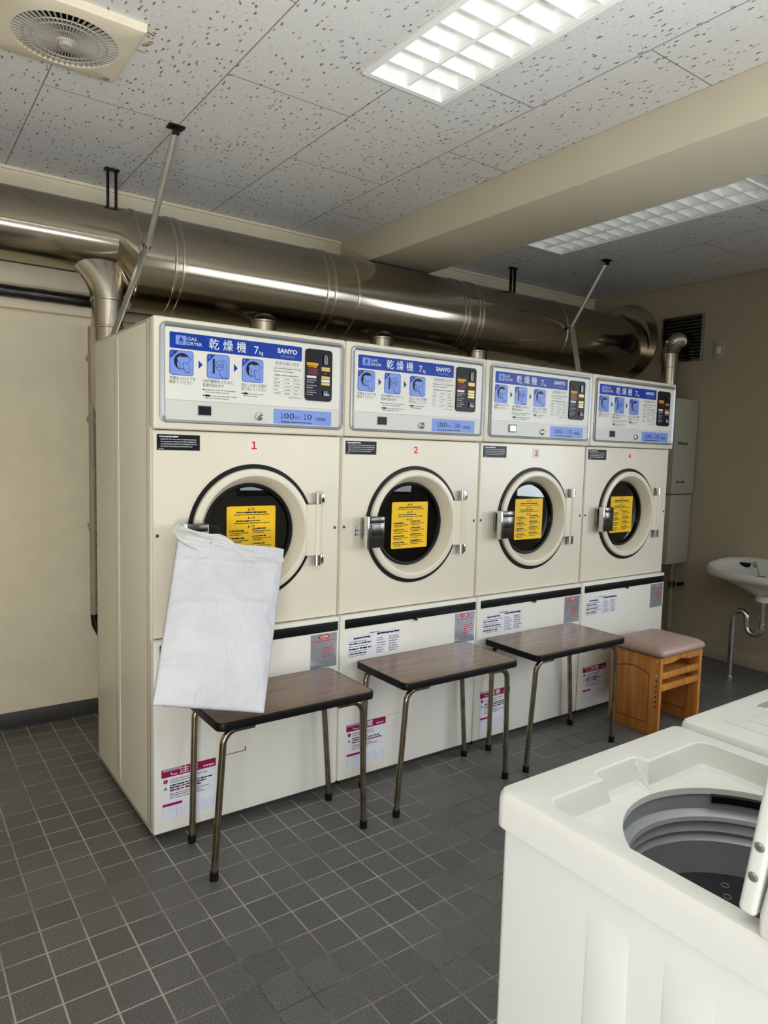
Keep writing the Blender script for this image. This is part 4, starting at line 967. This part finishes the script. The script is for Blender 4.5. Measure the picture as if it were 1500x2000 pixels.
# ------------------------------------------------------------------ washing machines
def radial(sdf, cx, cy, z, angs, far=0.6):
    L = []
    for t in angs:
        lo, hi = 0.0, far
        for _ in range(30):
            m = (lo+hi)/2
            if sdf(cx+m*math.cos(t), cy+m*math.sin(t)) < 0: lo = m
            else: hi = m
        L.append((cx+lo*math.cos(t), cy+lo*math.sin(t), z))
    return L
def rbox(x0, x1, y0, y1, r):
    def f(x, y):
        qx, qy = abs(x-(x0+x1)/2)-(x1-x0)/2+r, abs(y-(y0+y1)/2)-(y1-y0)/2+r
        return math.hypot(max(qx, 0), max(qy, 0))+min(max(qx, qy), 0)-r
    return f
def washer(label, ox, dz, opened):
    oy = -2.05; root = thing('washing_machine', label, 'washing machine', (ox, oy, 0), 'top loading washing machines')
    w, d, zt = 0.448, 0.52, 0.84+dz
    b = MB(); B_ = lambda e, z: [(x, y, z) for x, y in rrect(0.006+e, w-0.006-e, 0.005+e, d-0.012-e, 0.012, 5)]
    b.loft([B_(0.01, 0.04), B_(0.0, 0.035), B_(0, zt-0.05)], 'white_enamel', True, False)
    for y0, y1 in ((0.299, 0.353), (0.193, 0.247), (0.087, 0.141)):
        b.loft([[(0.0061-q*0.65*f, y, z) for y, f in ((y0-0.004, 0), (y0+0.002, 1), (y1-0.002, 1), (y1+0.004, 0))] for z, q in ((0.10, 0), (0.14, 0.0035), (zt-0.16, 0.0035), (zt-0.105, 0.001), (zt-0.088, 0))], 'white_enamel')
    b.fixn()
    b.build('body', root, 'ivory painted body')
    for x in (0.05, w-0.05):
        for y in (0.05, d-0.06): m = MB(); m.cyl((x, y, 0), (x, y, 0.037), 0.02, 'rubber', 16); m.build('foot', root)
    cx, cy, R = 0.234, 0.258, 0.174; N = 900; angs = [2*math.pi*(k+0.5)/N for k in range(N)]
    mt = 'deck'
    O = lambda e, z: radial(rbox(e, w-e, e, d-e, 0.02-min(e, 0.01)), cx, cy, z, angs)
    rec = rbox(0.030, 0.412, 0.125, 0.449, 0.022); notch = rbox(0.155, 0.262, 0.40, 0.471, 0.012)
    def rc(e): return lambda x, y: min(rec(x, y), notch(x, y))+e
    RL = lambda e, z: radial(rc(e), cx, cy, z, angs)
    circ = lambda r, z: [(cx+r*math.cos(t), cy+r*math.sin(t), z) for t in angs]
    b = MB()
    outer = [O(0.002, zt-0.055), O(0.0, zt-0.053), O(0.0, zt-0.018), O(0.0015, zt-0.009), O(0.005, zt-0.003), O(0.011, zt)]
    if opened:
        b.loft(outer+[RL(-0.003, zt), RL(0.0, zt-0.002), RL(0.003, zt-0.012), RL(0.008, zt-0.034), RL(0.014, zt-0.040)], mt)
        # the floor of the recess runs to the tub opening, clipped where the opening meets the wall
        a_, c_ = RL(0.014, zt-0.040), circ(R, zt-0.042)
        c_ = [p if math.hypot(p[0]-cx, p[1]-cy) < math.hypot(q[0]-cx, q[1]-cy)-0.001 else (cx+(q[0]-cx)*0.985, cy+(q[1]-cy)*0.985, zt-0.042) for p, q in zip(c_, a_)]
        b.loft([a_, c_, [(x, y, zt-0.052) for x, y, z in c_]], mt); b.fixn(); b.build('top_deck', root, 'ivory plastic top with a sunken rim')
        m = MB(); m.lathe([(R+0.004, zt-0.050), (R+0.002, zt-0.070), (R+0.004, zt-0.077), (R-0.008, zt-0.084), (R-0.010, zt-0.090), (R-0.001, zt-0.097), (R-0.007, zt-0.108), (R-0.001, zt-0.116), (R-0.004, zt-0.121), (R-0.007, zt-0.124), (R-0.006, zt-0.15), (R-0.010, zt-0.182)], (cx, cy, 0), 'tub', 'z', 96); m.build('tub', root, 'grey ribbed steel tub', smooth=40)
        m = MB(); m.lathe([(R+0.002, zt-0.050), (R-0.004, zt-0.053), (R-0.004, zt-0.064), (R+0.002, zt-0.067)], (cx, cy, 0), 'black', 'z', 16, 20, 50); m.build('tub_inlet', root, 'black inlet slot')
        m = MB(); m.lathe([(0, zt-0.160), (0.06, zt-0.165), (0.14, zt-0.175), (R-0.012, zt-0.173)], (cx, cy, 0), 'pulsator', 'z', 64)
        for ring, cnt in ((0.055, 6), (0.095, 11), (0.13, 16)):
            for k in range(cnt):
                t = 2*math.pi*k/cnt+ring*9; m.lathe([(0.004, 0.0012), (0.0052, 0.003), (0.0064, 0.0008)], (cx+ring*math.cos(t), cy+ring*math.sin(t), zt-0.1735+(0.004 if ring < 0.1 else 0)+(0.004 if ring < 0.06 else 0)), 'greyink', 'z', 12)
        m.build('pulsator', root, 'black dotted pulsator plate')
        m = MB(); lean = Matrix.Rotation(math.radians(7), 4, 'X'); t = bmesh.new(); bmesh.ops.create_cube(t, size=1); bmesh.ops.scale(t, vec=(0.436, 0.018, 0.31), verts=t.verts); bmesh.ops.bevel(t, geom=list(t.edges), offset=0.005, segments=3, profile=0.5, affect='EDGES')
        m.merge(t, 'deck', Matrix.Translation((0.004+0.218, 0.166, zt+0.012)) @ lean @ Matrix.Translation((0, 0, 0.155))); lid = m.build('lid', root, 'raised ivory lid', smooth=60)
        for zz in (0.075, 0.042):
            yy = 0.166-math.tan(math.radians(7))*zz; m = MB(); m.lathe([(0, -0.0025), (0.0035, -0.0022), (0.0052, 0)], (0.0038, yy, zt+0.012+zz), 'silver', 'x', 18); m.build('lid_screw', lid)
    else:
        b.loft(outer, mt, False, True).fixn(); b.build('top_deck', root, 'ivory plastic top')
        m = MB(); m.box(0.055, 0.405, 0.135, 0.465, zt-0.004, zt+0.004, 'deck', 0.003, 3); m.box(0.09, 0.37, 0.17, 0.44, zt+0.002, zt+0.0075, 'deck', 0.003, 3); m.box(0.18, 0.27, 0.452, 0.468, zt+0.001, zt+0.006, 'dimink', 0.002); m.build('lid', root, 'closed flat lid')
    # console: wedge along the back
    m = MB(); pr = [(0.0, zt-0.002), (0.152, zt-0.002), (0.152, zt+0.02), (0.138, zt+0.105), (0.115, zt+0.118), (0.0, zt+0.118)]
    n = len(pr); L0 = [(0.0, y, z) for y, z in pr]; L1 = [(w, y, z) for y, z in pr]
    t = bmesh.new(); vv = [t.verts.new(p) for p in L0+L1]; t.faces.new(vv[:n]); t.faces.new(list(reversed(vv[n:])))
    for k in range(n): t.faces.new([vv[k], vv[(k+1) % n], vv[n+(k+1) % n], vv[n+k]])
    bmesh.ops.recalc_face_normals(t, faces=t.faces); bmesh.ops.bevel(t, geom=list(t.edges), offset=0.006, segments=3, profile=0.5, affect='EDGES')
    m.merge(t, 'deck'); m.build('console', root, 'ivory control console along the back', smooth=60)
washer('white top-loading washing machine in the foreground with its lid open', 0.0, 0.0, True)
washer('white top-loading washing machine behind the open one, lid closed', 0.456, 0.006, False)
